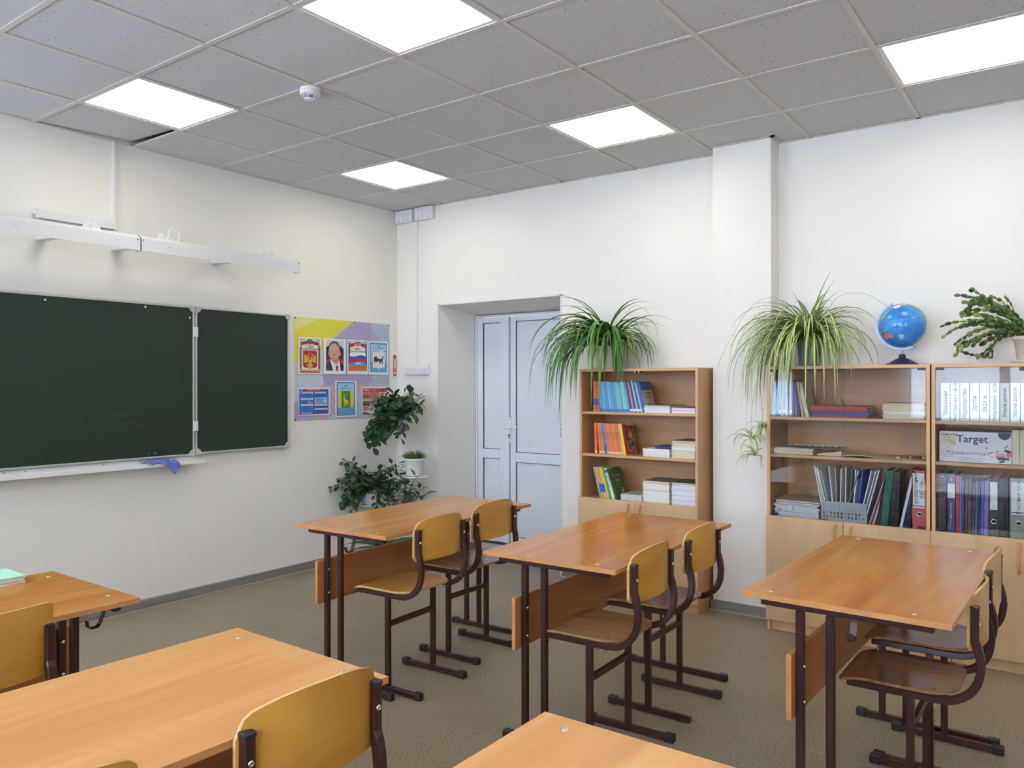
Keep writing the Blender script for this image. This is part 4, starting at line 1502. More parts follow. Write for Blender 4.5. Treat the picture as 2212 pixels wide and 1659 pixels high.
def cover_reader(t, w_, h, d):
    mm = [mat('cover_206_60_66', (206, 60, 66), .4), mat('cover_228_206_60', (228, 206, 60), .4), mat('cover_120_160_70', (120, 160, 70), .4), mat('photo_grey', (92, 82, 74), .5), mat('photo_pale', (206, 196, 178), .5)]
    P = MB()
    P.box(.0001, .003, .002, .0006, d - .002, h - .002, 0)
    P.add([(.0008, d * .30, h), (.0008, d, h), (.0008, d, h * .90), (.0008, d * .45, h * .93)], [(0, 1, 2, 3)], 1)
    P.add([(.0008, d * .72, 0), (.0008, d, 0), (.0008, d, h * .2), (.0008, d * .85, h * .12)], [(0, 1, 2, 3)], 2)
    P.add([(.0008, d * .80, h * .5), (.0008, d, h * .35), (.0008, d, h * .7)], [(0, 1, 2)], 2)
    c = [(.0010, d * .62 + d * .17 * math.cos(a * PI / 8), h * .62 + h * .10 * math.sin(a * PI / 8)) for a in range(16)]
    P.add(c, [tuple(range(16))], 1)
    for (a, b, c_, e) in ((.22, .47, .48, .78), (.30, .12, .60, .40), (.56, .22, .92, .46)):
        P.box(.0006, d * a, h * b, .0010, d * c_, h * e, 4 if b < .4 else 3).box(.0010, d * (a + .03), h * (b + .02), .0012, d * (c_ - .03), h * (e - .03), 3)
    P.build('front_print', mm, t)
    lettering('ЧТЕНИЕ', .030, mat('ink_navy', (40, 44, 120), .5), t, (.0014, d * .5, h * .86), LEFTW, bold=.0008)
    lettering('7', .034, mat('ink_red', (170, 40, 44), .5), t, (.0014, d * .62, h * .62), LEFTW, bold=.0008)


make_book('reader with a yellow spine and the number 7 on its red cover', 2.428, .9745, .019, .214, .165, -math.radians(9.5), (226, 206, 60), (), G2, cover_reader)
random.seed(8)
stack('white workbook in the left pile on the middle shelf', 2.552, 2.746, .9745, [(.0105, M_PAPER, WH)] * 5, -.325, .225, 'left pile of workbooks on the middle shelf')
o = MB().box(-.060, -.078, 0, .062, .08, .018).build('pencil_case', mat('navy_case', (34, 52, 134), .5), None, bevel=.006, seg=3)
o.location = (2.690, -.222, 1.0275)
tag(o, 'flat dark blue case lying on the left pile of the middle shelf', 'case')
hs = [(.0105, M_PAPERC, CR), (.012, M_PAPERC, WH), (.010, M_PAPERC, CR), (.010, M_PAPERC, WH), (.011, M_PAPERC, CR), (.016, M_PAPER, WH), (.010, M_PAPERC, CR), (.011, M_PAPERC, CR), (.012, M_PAPERC, CR), (.011, M_PAPERC, (104, 92, 84))]
stack('cream workbook in the tall right pile on the middle shelf', 2.757, 2.920, .9745, hs, -.325, .225, 'right pile of workbooks on the middle shelf')

# bottom open shelf
G3 = 'textbooks on the lowest open shelf of the open bookcase'
row3 = [(2.243, .016, -14, (118, 176, 160)), (2.264, .019, -14, (226, 150, 84)), (2.284, .017, -14, (230, 178, 92)), (2.301, .012, -15, (214, 206, 110)), (2.319, .015, -16, (96, 158, 74)), (2.345, .020, -17, (232, 234, 236))]
for i, (x, w_, ln, c) in enumerate(row3):
    make_book('%s textbook, %s from the left on the lowest open shelf' % (colname(c), ORD[i]), x, .6695, w_, .222, .165, math.radians(ln), c,
              ((.22, .48, (48, 84, 176)),) if i in (1, 2) else (((.86, .95, (60, 76, 170)),) if i == 5 else ()), G3, page=M_PAPER,
              spine_text=('РУССКИЙ ЯЗЫК', INK, .012) if i == 5 else None)


def cover_green(t, w_, h, d):
    mm = [mat('cover_62_96_44', (62, 96, 44), .4), mat('cover_196_190_160', (196, 190, 160), .5), mat('cover_130_120_40', (150, 142, 56), .5)]
    P = MB().box(.0001, .003, .002, .0006, d - .002, h - .002, 0)
    c = [(.0008, d * .72 + d * .09 * math.cos(a * PI / 8), h * .26 + h * .07 * math.sin(a * PI / 8)) for a in range(16)]
    P.add(c, [tuple(range(16))], 1)
    P.add([(.0008, d * .5, 0.01), (.0008, d * .66, .01), (.0008, d * .62, h * .2), (.0008, d * .54, h * .22)], [(0, 1, 2, 3)], 1)
    P.add([(.0008, 0.01, h * .9), (.0008, d * .4, h), (.0008, 0.01, h)], [(0, 1, 2)], 2)
    P.build('front_print', mm, t)
    for k, s_ in enumerate(('Русский', 'язык', '7')):
        lettering(s_, .026, mat('ink_pale', (206, 206, 190), .5), t, (.0012, d * .5, h * (.74 - .15 * k)), LEFTW)


make_book('dark green textbook with its front cover showing, lowest open shelf', 2.360, .6695, .012, .222, .165, -math.radians(19), (62, 96, 44), (), G3, cover_green)
random.seed(9)
GG = (168, 184, 166)
stack('grey-green workbook in the low pile on the lowest open shelf', 2.385, 2.545, .6695, [(.009, M_PAPER, GG)] * 4 + [(.009, M_PAPER, (186, 198, 180))], -.325, .23, 'low pile of green workbooks', jit=.012)
stack('white book in the middle pile on the lowest open shelf', 2.553, 2.744, .6695,
      [(.012, M_PAPERC, CR)] + [(.0115, M_PAPER, WH)] * 6 + [(.012, M_PAPERC, CR)] + [(.0115, M_PAPER, WH)] * 3 + [(.010, M_PAPERC, CR), (.0105, M_PAPER, (132, 116, 106))], -.325, .225, 'middle pile on the lowest open shelf')
stack('white book in the right pile on the lowest open shelf', 2.756, 2.922, .6695,
      [(.0108, M_PAPER, (232, 234, 246)) if i % 3 else (.0108, M_PAPER, (150, 160, 190)) for i in range(13)] + [(.010, M_PAPERC, (58, 92, 56))], -.325, .225, 'right pile on the lowest open shelf')

# ------------------------------------------------------------------ first glass bookcase
SY = -.318
G4 = 'books and folders at the left of the upper glass shelf'
row = [(3.422, .018, 0, (176, 190, 222), .200), (3.440, .014, 0, (58, 88, 170), .206), (3.455, .012, 0, (120, 150, 206), .21), (3.468, .012, 0, (170, 196, 226), .21), (3.480, .011, 0, (92, 128, 196), .212),
       (3.493, .012, 0, (186, 206, 230), .21), (3.505, .011, 0, (150, 96, 120), .208), (3.518, .012, 0, (112, 150, 206), .21), (3.534, .014, -2, (44, 80, 130), .212), (3.552, .015, -4, (126, 88, 148), .20), (3.568, .011, -6, (52, 50, 92), .205),
       (3.588, .014, -8, (196, 168, 132), .206), (3.616, .020, -12, (216, 206, 178), .198)]
cn = ('lilac-grey', 'dark blue', 'mid blue', 'pale blue', 'blue', 'very pale blue', 'mauve', 'blue-grey', 'petrol blue', 'purple', 'navy', 'tan', 'cream')
for i, (x, w_, ln, c, h) in enumerate(row):
    make_book('%s book or folder, %s from the left on the upper glass shelf' % (cn[i], ORD[i]), x, 1.2585, w_, h, .17, math.radians(ln), c, ((.10, .18, (226, 230, 240)),) if i in (2, 4, 7) else (), G4, y=SY, page=M_PAPER)
random.seed(14)
ro = stack('folder in the red and blue pile', 3.632, 3.932, 1.2585, [(.010, M_PAPER, (150, 34, 44)), (.008, M_PAPER, (60, 60, 120)), (.011, M_PAPER, (36, 56, 150)), (.010, M_PAPER, (96, 44, 60)), (.014, M_PAPER, (164, 34, 42)), (.012, M_PAPER, (176, 40, 46))], -.322, .24, 'flat pile of red and blue folders', name='folder', cat='folder', jit=.010, spine=True)
GT = mat('green_paper', (96, 186, 84), .6)
for k, (x, y, a, tl, cl) in enumerate(((3.735, -.21, .9, .55, 'tall'), (3.775, -.20, -.5, .65, 'curled'), (3.885, -.26, .2, .15, 'short'), (3.815, -.22, .0, .12, 'flat'))):
    n = 7
    mb = MB()
    vs = []
    L = (.055, .045, .024, .020)[k]
    for i in range(n + 1):
        u = i / n
        vs += [(-.012, 0, 0)] * 0
        xx = -L * u * math.cos(tl * 1.5)
        z_ = .0015 + L * (1.0 if k < 2 else .6) * math.sin(PI * u * .55) * math.sin(tl * 1.6)
        vs += [(xx, -.010, z_), (xx, .010, z_ + .001)]
    fs = [(2 * i, 2 * i + 2, 2 * i + 3, 2 * i + 1) for i in range(n)]
    mb.add(vs, fs, 0, smooth=True)
    o = mb.build('paper_strip', GT)
    sl = o.modifiers.new('th', 'SOLIDIFY')
    sl.thickness = .0008
    o.location = (x, y, 1.3238)
    o.rotation_euler = (0, 0, a)
    tag(o, '%s green paper strip lying on the red folders' % cl, 'paper strip', 'green paper strips')
random.seed(15)
stack('cream notebook piled at the right of upper glass shelf', 4.006, 4.214, 1.2585, [(.0095, M_PAPERC if i != 3 else M_PAPER, CR if i != 3 else WH) for i in range(8)] + [(.010, M_PAPERC, (190, 92, 66))], -.322, .215, 'pile of cream notebooks', cat='notebook', name='notebook')

# middle shelf
random.seed(16)
stack('paper booklet in the low pile on the middle glass shelf', 3.412, 3.640, 1.0385, [(.007, M_PAPERC, (214, 206, 186))] * 5, -.322, .24, 'booklets on the middle glass shelf', name='booklet', cat='booklet', jit=.014)
t = thing('plastic_sleeve', 'punched plastic sleeve with dark papers on the booklets', 'sleeve', (3.60, -.20, 1.0745), .06)
MB().box(-.16, -.10, 0, .165, .07, .004).build('papers', mat('dark_papers', (86, 80, 84), .35), t)
sl = MB().box(-.15, .055, .003, .17, .085, .008).build('punched_strip', M_PAPER, t)
for k in range(8):
    MB().box(-.125 + k * .037, .0535, .004, -.112 + k * .037, .0551, .007).build('hole', M_BLACK, sl)
o = MB().add([(-.065, -.08, 0), (.07, -.09, 0), (.075, .07, .0), (-.07, .07, 0), (-.065, -.08, .006), (.07, -.09, .030), (.075, .07, .012), (-.07, .07, .008)],
             [(0, 3, 2, 1), (4, 5, 6, 7), (0, 1, 5, 4), (1, 2, 6, 5), (2, 3, 7, 6), (3, 0, 4, 7)]).build('curled_booklet', M_PAPERC)
o.location = (3.722, -.225, 1.0385)
tag(o, 'curled cream booklet at the right end of the low pile', 'booklet')
mb = MB()
n = 14
vs = []
for i in range(n + 1):
    u = i / n
    x = 3.79 + .42 * u
    z = 1.0388 + .010 * max(0, math.sin(PI * min(1, u * 2.2))) * (1 if u < .46 else 0)
    vs += [(x, -.322, z), (x, -.14, z), (x, -.322, z + .003), (x, -.14, z + .003)]
fs = []
for i in range(n):
    a, b = 4 * i, 4 * i + 4
    fs += [(a, b, b + 2, a + 2), (a + 2, b + 2, b + 3, a + 3), (a, a + 1, b + 1, b), (a + 1, a + 3, b + 3, b + 1)]
fs += [(0, 2, 3, 1), (4 * n, 4 * n + 1, 4 * n + 3, 4 * n + 2)]
o = mb.add(vs, fs).build('paper_sheet', M_PAPERC)
tag(o, 'long cream paper sheet lying along the middle glass shelf', 'paper sheet')
random.seed(31)
figm = [mat('clay_cream', (216, 202, 178), .6), mat('clay_red', (176, 62, 56), .6), mat('clay_grey', (110, 112, 108), .6), mat('clay_brown', (120, 78, 56), .6)]
for k in range(9):
    x, y = 4.085 + .014 * k + random.uniform(-.004, .004), -.29 + random.uniform(-.02, .05)
    s_ = random.uniform(.006, .012)
    mb = MB()
    vs, n = [], 8
    for j in range(5):
        for i in range(n):
            a = 2 * PI * i / n
            r = s_ * math.sin(PI * (j + .6) / 5.2) * random.uniform(.8, 1.2)
            vs.append((r * math.cos(a) * 1.4, r * math.sin(a), s_ * 1.7 * j / 4))
    fs = [(j * n + i, j * n + (i + 1) % n, (j + 1) * n + (i + 1) % n, (j + 1) * n + i) for j in range(4) for i in range(n)] + [tuple(range(n - 1, -1, -1)), tuple(range(4 * n, 5 * n))]
    o = mb.add(vs, fs, 0, smooth=True).build('clay_figure', figm[k % 4])
    o.location = (x, y, 1.0418)
    o.rotation_euler = (0, 0, random.uniform(0, 3))
    tag(o, 'small lumpy %s clay figure, %s from the left on the paper sheet' % (('cream', 'red', 'grey', 'brown')[k % 4], ORD[k]), 'figurine', 'clay figures on the paper sheet')

# bottom glass shelf: pile of folders
random.seed(17)
pl = [(.006, M_PAPER, (200, 200, 214)), (.010, M_PAPER, (216, 222, 236)), (.012, M_PAPER, (186, 196, 222)), (.009, M_PAPER, (232, 234, 240)), (.011, M_PAPER, (170, 180, 214)), (.010, M_PAPER, (222, 226, 236)), (.009, M_PAPER, (196, 200, 220)), (.008, M_PAPER, (60, 60, 96)), (.010, M_PAPER, (182, 92, 76)), (.010, M_PAPER, (174, 86, 72)), (.003, M_PAPERC, (206, 190, 160))]
po = stack('folder in the messy pile behind glass', 3.412, 3.668, .6695, pl, -.318, .25, 'messy pile of folders and papers', name='folder', cat='folder', jit=.016)
o = MB().add([(0, 0, 0), (.030, -.010, .003), (.036, -.014, -.022), (.018, -.014, -.030), (0, -.0005, 0.001), (.030, -.0105, .004), (.036, -.0145, -.021), (.018, -.0145, -.029)],
             [(0, 1, 2, 3), (4, 7, 6, 5), (0, 4, 5, 1), (1, 5, 6, 2), (2, 6, 7, 3), (3, 7, 4, 0)]).build('paper_scrap', M_PAPER)
o.location = (3.49, -.3215, .737)
tag(o, 'torn white paper corner hanging from the messy folder pile', 'paper scrap')
o = MB().box(0, -.001, 0, .018, 0, .014).build('sticky_note', mat('orange_note', (240, 140, 60), .6))
o.location = (3.435, -.3205, .708)
o.rotation_euler = (0, .5, 0)
tag(o, 'small orange sticky note on the messy folder pile', 'sticky note')

# grey desk tray (magazine rack) with papers
t = thing('paper_rack', 'light grey plastic rack with square holes full of papers', 'rack', (3.805, -.245, .6695))
GR = mat('grey_plastic', (172, 176, 178), .45)
X0, X1, Y0, Y1, H = -.122, .122, -.075, .085, .112
FRONTH = H
mb = MB()
# front wall with two rows of square holes
zr = [0, .020, .033, .040, .053, FRONTH]
holes = [X0 + .0155 + k * .0192 for k in range(12)]
xe = [X0] + [v for c in holes for v in (c - .0045, c + .0045)] + [X1]
for zi in range(5):
    if zi in (1, 3):
        for k in range(0, len(xe), 2):
            mb.box(xe[k], Y0, zr[zi], xe[k + 1], Y0 + .003, zr[zi + 1])
    else:
        mb.box(X0, Y0, zr[zi], X1, Y0 + .003, zr[zi + 1])
mb.build('front_wall', GR, t)
MB().box(X0, Y0 + .003, 0, X0 + .003, Y1, H).box(X1 - .003, Y0 + .003, 0, X1, Y1, H).box(X0 + .003, Y1 - .003, 0, X1 - .003, Y1, H + .08).box(X0 + .003, Y0 + .003, 0, X1 - .003, Y1 - .003, .003).build('body', GR, t)
for k in (-1, 1):
    for j in range(4):
        xx = k * .061 + (j - 1.5) * .026
        MB().box(xx - .001, Y0 - .0006, .068, xx + .001, Y0, .098).build('rib', mat('grey_plastic_dark', (140, 146, 148), .5), t)
    MB().box(k * .0305 - .0008, Y0 + .004, .003, k * .0305 + .0008, Y1 - .004, H).build('divider', GR, t)
random.seed(23)
pcol = [(228, 228, 232), (206, 208, 216), (226, 222, 210), (190, 190, 196), (216, 218, 226), (160, 150, 140), (232, 232, 236), (120, 96, 84), (210, 208, 204), (40, 110, 100), (222, 224, 236), (206, 210, 226), (44, 84, 170), (216, 216, 220), (200, 200, 206), (228, 228, 230)]
pn = ('white', 'grey-white', 'cream', 'grey', 'pale white', 'taupe', 'bright white', 'brown', 'ivory', 'dark teal', 'bluish white', 'pale blue', 'blue', 'light grey', 'mid grey', 'soft white')
for k in range(16):
    u = k / 15
    x = 3.805 - .108 + .216 * u
    lean = (-.32 + .64 * u) * .75 + random.uniform(-.08, .08)
    lean = max(-.34, min(.34, lean))
    if k in (7,):
        lean = .30
    hh = .30 + random.uniform(-.015, .012)
    mb = MB().box(-.0028, 0, 0, .0028, .145, hh)
    pc = tuple(min(250, q_ + 22) for q_ in pcol[k])
    o = mb.build('paper_sheaf', [mat('sheaf_%d_%d_%d' % pc, pc, .5)])
    o.location = (x, -.313, .6735)
    o.rotation_euler = (random.uniform(-.02, .02), lean, random.uniform(-.12, .12))
    if k in (3, 4):
        for q_ in range(7):
            MB().box(-.001, -.0006, .10 + q_ * .026, .001, 0, .108 + q_ * .026).build('punch_hole', M_GASKET, o)
    tag(o, '%s sheaf of papers, %s from the left in the grey rack' % (pn[k], ORD[k]), 'papers', 'sheaves of papers in the grey rack')
t = thing('glass_paperweight', 'small green-rimmed glass disc in front of the grey rack', 'glass disc', (3.695, -.340, .6695))
MB().lathe([(.014, 0), (.017, .003), (.016, .008), (.012, .009)], 20).build('disc', mat('green_glass', (110, 150, 120), .1), t)

# leaning folders, green binder, white folder, red file
G5 = 'folders and binders leaning behind the glass door'


def flat_folder(label, x, z, w_, h, d, lean, c, group, name='folder', y=SY, rough=.3, cat='folder'):
    t = lean_thing(name, label, cat, x, y, z, lean, group)
    cm = mat('folder_%d_%d_%d' % c, c, rough)
    MB().box(-w_, 0, 0, 0, .0015, h).box(-w_, .0015, 0, -w_ + .0012, d, h).box(-.0012, .0015, 0, 0, d, h).build('cover', cm, t)
    MB().box(-w_ + .0013, .003, .003, -.0013, d - .003, h - .004).build('papers', M_PAPER, t)
    return t


flat_folder('lilac leaning folder beside the grey rack', 3.942, .6695, .007, .30, .21, .30, (186, 170, 206), G5)
flat_folder('dark red leaning folder beside the grey rack', 3.953, .6695, .010, .30, .21, .29, (134, 24, 36), G5)
flat_folder('white leaning folder left of the green binder', 3.963, .6695, .008, .27, .21, .27, (216, 212, 196), G5)
flat_folder('black leaning folder left of the green binder', 3.990, .6695, .020, .296, .21, .18, (30, 30, 36), G5)
t = lean_thing('ring_binder', 'dark green ring binder leaning slightly behind glass', 'binder', 4.034, SY - .006, .6695, .10, G5)
gm = mat('green_binder', (18, 98, 80), .35)
MB().box(-.037, 0, 0, 0, .003, .305).box(-.037, .003, 0, -.034, .22, .305).box(-.003, .003, 0, 0, .22, .305).build('cover', gm, t, bevel=.001)
MB().box(-.032, .01, .004, -.005, .21, .296).build('papers', M_PAPER, t)
for zz in (.02, .288):
    MB().cyl((-.0185, -.001, zz), (-.0185, .001, zz), .003, n=8).build('rivet', M_CHROME, t)
for k, (x, w_, ln) in enumerate(((4.062, .022, .05), (4.085, .020, .03))):
    flat_folder('%s black folder right of the green binder' % ('near' if k == 0 else 'farther'), x, .6695, w_, .30, .21, ln, (28, 28, 34), G5)
flat_folder('white folder leaning against the red lever-arch file', 4.105, .6695, .014, .315, .22, .20, (228, 230, 238), G5)
flat_folder('navy folder leaning beside the white folder', 4.124, .6695, .010, .29, .21, .17, (44, 48, 110), G5)
flat_folder('black folder hidden beside the red lever-arch file', 4.142, .6695, .012, .27, .21, .10, (26, 26, 30), G5)


def lever_file(label, x, z, w_, h, d, lean, c, lab, ltext, tsize, y=SY, ring=.012, group=None, lab_z=(.42, .93)):
    """x: right foot of the spine"""
    t = lean_thing('lever_arch_file', label, 'file', x, y, z, lean, group)
    cm = mat('file_%d_%d_%d' % c, c, .4)
    MB().box(-w_, 0, 0, 0, .003, h).box(-w_, .003, 0, -w_ + .003, d, h).box(-.003, .003, 0, 0, d, h).build('cover', cm, t, bevel=.0008)
    MB().box(-w_ + .004, .01, .006, -.004, d - .01, h - .02).build('papers', M_PAPER, t)
    MB().box(-w_ + .006, -.0008, h * lab_z[0], -.006, 0, h * lab_z[1]).build('spine_label', M_PAPER, t)
    if lab:
        MB().box(-w_ + .006, -.0012, h * lab_z[0] + .008, -.006, -.0008, h * lab_z[0] + .013).build('label_stripe', mat('label_blue', (44, 74, 140), .5), t)
    rg = MB()
    n = 20
    R0, R1 = ring, ring * .72
    vs = []
    for i in range(n):
        a = 2 * PI * i / n
        vs += [(-w_ / 2 + R0 * math.cos(a), -.0003, h * .26 + R0 * math.sin(a)), (-w_ / 2 + R0 * math.cos(a) * .9, -.002, h * .26 + R0 * math.sin(a) * .9), (-w_ / 2 + R1 * math.cos(a), -.0003, h * .26 + R1 * math.sin(a))]
    fs = []
    for i in range(n):
        j = (i + 1) % n
        fs += [(3 * i, 3 * j, 3 * j + 1, 3 * i + 1), (3 * i + 1, 3 * j + 1, 3 * j + 2, 3 * i + 2)]
    rg.add(vs, fs, 0, smooth=True)
    rg.build('finger_ring', M_CHROME, t)
    MB().cyl((-w_ / 2, -.0004, h * .26), (-w_ / 2, .001, h * .26), R1, n=16).build('finger_hole', M_BLACK, t)
    if ltext:
        for k, s_ in enumerate(ltext):
            lettering(s_, tsize, INK, t, (-w_ / 2 - (len(ltext) - 1) * .0135 + k * .027, -.0013, h * (lab_z[0] + lab_z[1]) / 2 + .006), SPINE, squeeze=.86)
    return t


lever_file('red lever-arch file with a large white spine label', 4.224, .6695, .068, .318, .20, -.02, (204, 84, 78), True, ('проверочные', 'работы'), .032, group=G5, lab_z=(.36, .95))

# ------------------------------------------------------------------ second glass bookcase
G6 = 'row of white labelled spine binders'
names = ['Уравнения', 'Многозначные числа', 'Неравенство', 'Дроби', 'Задачи', 'Именованные числа', 'Второй десяток', 'Первый десяток', None, None, None]
for i, s_ in enumerate(names):
    x1 = 4.333 + i * .0443
    lb = 'white spine binder %s, %s from the left in its row' % ('lettered in black' if s_ else 'without lettering', ORD[i])
    t = thing('spine_binder', lb, 'binder', (x1, SY, 1.2555), 0, G6)
    w_, h, d = .0405, .197, .15
    cm = mat('glossy_cream_cover', (232, 226, 214), .22)
    MB().box(-w_, 0, 0, 0, .002, h).box(-w_, .002, 0, -w_ + .002, d, h).box(-.002, .002, 0, 0, d, h).build('cover', cm, t)
    MB().box(-w_ + .003, .004, .003, -.003, d - .004, h - .002).build('papers', M_PAPERC, t)
    if s_:
        long_ = len(s_) > 11
        lettering(s_, .029 if not long_ else .0225, INK, t, (-w_ / 2, -.0006, h * (.5 if long_ else .46)), SPINE, squeeze=.86, bold=.0003)

t = thing('toner_box', 'white toner cartridge box with large lettering on middle glass shelf', 'box', (4.284, -.318, 1.0405))
W_, H_, D_ = .324, .160, .16
MB().box(0, 0, 0, W_, D_, H_).build('carton', mat('toner_box_white', (222, 216, 222), .35), t, bevel=.0015)
INKB = mat('ink_slate', (52, 62, 92), .5)
pr = MB()
pr.box(.012, -.0004, .088, .080, 0, .150, 0)
pr.box(.044, -.0008, .134 - .010, .049, -.0004, .134 - .005, 1)
for k in range(4):
    pr.box(.018, -.0008, .116 - k * .004, .06 + .01 * (k % 2), -.0004, .1172 - k * .004, 3)
n = 22
for R_ in (.0235,):
    vs = []
    for i in range(n):
        a = 2 * PI * i / n
        vs += [(.042 + R_ * math.cos(a), -.0006, .050 + R_ * math.sin(a)), (.042 + (R_ - .0013) * math.cos(a), -.0006, .050 + (R_ - .0013) * math.sin(a))]
    pr.add(vs, [(2 * i, 2 * i + 1, (2 * i + 3) % (2 * n), (2 * i + 2) % (2 * n)) for i in range(n)], 1)
vs = [(.293 + .029 * math.cos(PI + PI * i / 12), -.0005, H_ - .002 + .036 * math.sin(PI + PI * i / 12)) for i in range(13)]
pr.add(vs, [tuple(range(13))], 1)
for (x, z, sx, sz, a, mi) in ((.215, .077, .010, .004, 1.2, 1), (.235, .055, .016, .007, -.3, 2), (.238, .035, .010, .003, .5, 1), (.262, .064, .018, .003, -.4, 4), (.275, .045, .04, .018, .1, 5), (.275, .034, .04, .010, .1, 2), (.288, .026, .05, .013, .0, 1), (.305, .066, .026, .012, .3, 4), (.312, .05, .022, .03, .2, 2), (.282, .012, .024, .010, -.3, 1), (.3, .088, .004, .02, .8, 1)):
    M = Matrix.Translation((x, -.0007, z)) @ Matrix.Rotation(a, 4, 'Y')
    pr.add([(-sx / 2, 0, -sz / 2), (sx / 2, 0, -sz / 2), (sx / 2, 0, sz / 2), (-sx / 2, 0, sz / 2)], [(0, 1, 2, 3)], mi, M)
pr.build('box_print', [M_PAPERC, INKB, mat('ink_coral', (196, 90, 96), .5), mat('ink_grey', (130, 126, 130), .5), mat('ink_plum', (122, 40, 66), .5), mat('ink_pink', (216, 170, 186), .5)], t)
lettering('Target', .053, INKB, t, (.150, -.001, .121), FRONT, bold=.0009)
lettering('TR-ML1610U', .0125, INKB, t, (.046, -.0012, .143), FRONT, bold=.0003)
lettering('BLACK', .006, INKB, t, (.027, -.0012, .128), FRONT)
lettering('СЄ', .016, INKB, t, (.064, -.0012, .097), FRONT)
lettering('100%', .0105, INKB, t, (.042, -.0012, .055), FRONT, bold=.0003)
lettering('качество', .006, INKB, t, (.042, -.0012, .044), FRONT)
lettering('ТОНЕР КАРТРИДЖ', .0178, INKB, t, (.142, -.0012, .046), FRONT)
lettering('Тщательный контроль качества', .0075, INKB, t, (.145, -.0012, .023), FRONT)
lettering('Careful Control of Print Quality', .0085, INKB, t, (.145, -.0012, .011), FRONT)
G7 = 'tall cream books beside the toner box'
for i in range(6):
    make_book('tall cream book, %s to the right of the toner box' % ORD[i], 4.641 + i * .033, 1.0405, .031, .175, .16, 0, (206, 198, 172), (), G7, y=SY)

G8 = 'folders and files on the lowest shelf of the right-hand bookcase'
t = lean_thing('ring_binder', 'charcoal ring binder with two rivets, first on the right-hand lowest shelf', 'binder', 4.318, SY - .004, .6695, 0, G8)
MB().box(-.039, 0, 0, 0, .003, .308).box(-.039, .003, 0, -.036, .21, .308).box(-.003, .003, 0, 0, .21, .308).build('cover', mat('charcoal_binder', (54, 56, 58), .35), t, bevel=.001)
MB().box(-.034, .01, .004, -.005, .2, .298).build('papers', M_PAPER, t)
for zz in (.018, .292):
    MB().cyl((-.0195, -.001, zz), (-.0195, .001, zz), .0035, n=8).build('rivet', M_CHROME, t)
t = lean_thing('display_book', 'indigo display book with white spine panel and yellow lettering', 'binder', 4.357, SY - .002, .6695, 0, G8)
w_, h, d = .036, .306, .21
MB().box(-w_, 0, 0, 0, .003, h).box(-w_, .003, 0, -w_ + .003, d, h).box(-.003, .003, 0, 0, d, h).build('cover', mat('indigo_cover', (62, 50, 120), .35), t, bevel=.001)
MB().box(-w_ + .004, .01, .004, -.004, d - .01, h - .006).build('papers', M_PAPER, t)
MB().box(-w_ + .001, -.0005, h * .59, -.001, 0, h * .84).build('spine_panel', M_PAPER, t)
GOLDI = mat('ink_gold', (206, 178, 70), .5)
lettering('DISPLAY BOOK', .0125, GOLDI, t, (-w_ / 2, -.0006, h * .37), SPINE, bold=.0005)
for (z0, z1, x0_, x1_) in ((.88, .95, -.020, -.015), (.09, .094, -w_ + .003, -.003), (.06, .18, -w_ + .004, -w_ + .006), (.11, .16, -.022, -.018), (.185, .20, -.024, -.014)):
    MB().box(x0_, -.0006, h * z0, x1_, 0, h * z1).build('spine_mark', GOLDI, t)
fl_ = [(4.375, .014, (186, 44, 52), 'red', .30), (4.386, .009, (128, 92, 184), 'violet', .296), (4.396, .008, (36, 96, 124), 'teal', .27), (4.411, .013, (104, 36, 52), 'burgundy', .285), (4.430, .017, (70, 66, 66), 'dark grey', .288), (4.444, .011, (44, 40, 60), 'blackish', .27),
       (4.456, .010, (52, 84, 160), 'blue', .278), (4.468, .010, (30, 32, 60), 'near-black', .28), (4.484, .014, (64, 88, 164), 'steel blue', .282), (4.504, .018, (134, 104, 176), 'purple', .284)]
for i, (x, w_, c, nm, h) in enumerate(fl_):
    flat_folder('%s folder, %s of the thin row on the lowest shelf' % (nm, ORD[i]), x, .6695, w_, h, .20, 0.0 if i < 3 else .02, c, G8)
lever_file('black lever-arch file with a narrow white spine label', 4.552, .6695, .044, .296, .22, 0, (30, 32, 40), False, None, .01, group=G8, ring=.013, lab_z=(.46, .94))
flat_folder('wide black folder between the two lever-arch files', 4.592, .6695, .038, .30, .21, 0, (26, 26, 30), G8)
lever_file('grey-green lever-arch file at the right edge of the photo', 4.672, .6695, .072, .302, .22, 0, (150, 152, 138), True, ('Классные часы',), .026, group=G8, lab_z=(.40, .94))
lever_file('black lever-arch file beyond the grey-green one', 4.748, .6695, .070, .302, .22, 0, (30, 32, 36), True, None, .026, group=G8, lab_z=(.40, .94))

# ------------------------------------------------------------------ globe
GC = Vector((4.082, -.175, 1.775))
GR_ = .122
t = thing('globe', 'blue political globe on a dark navy stand on top of the bookcase', 'globe', (GC.x, GC.y, HT))
gl = GC - Vector((GC.x, GC.y, HT))
MB().lathe([(.086, 0), (.086, .005), (.078, .010), (.034, .034), (.020, .040), (.018, .046), (.0155, .058), (.0145, .062), (0, .062)], 36).build('base', mat('navy_plastic', (40, 36, 66), .4), t)
ocean = bpy.data.materials.new('ocean_print')
ocean.use_nodes = True
nt = ocean.node_tree
bb = nt.nodes['Principled BSDF']
tc = nt.nodes.new('ShaderNodeTexCoord')
nz = nt.nodes.new('ShaderNodeTexNoise')
nz.inputs['Scale'].default_value = 9
nz.inputs['Detail'].default_value = 5
nt.links.new(tc.outputs['Object'], nz.inputs['Vector'])
cr = nt.nodes.new('ShaderNodeValToRGB')
cr.color_ramp.elements[0].position = .35
cr.color_ramp.elements[0].color = rgb(40, 122, 206)
cr.color_ramp.elements[1].position = .70
cr.color_ramp.elements[1].color = rgb(88, 170, 234)
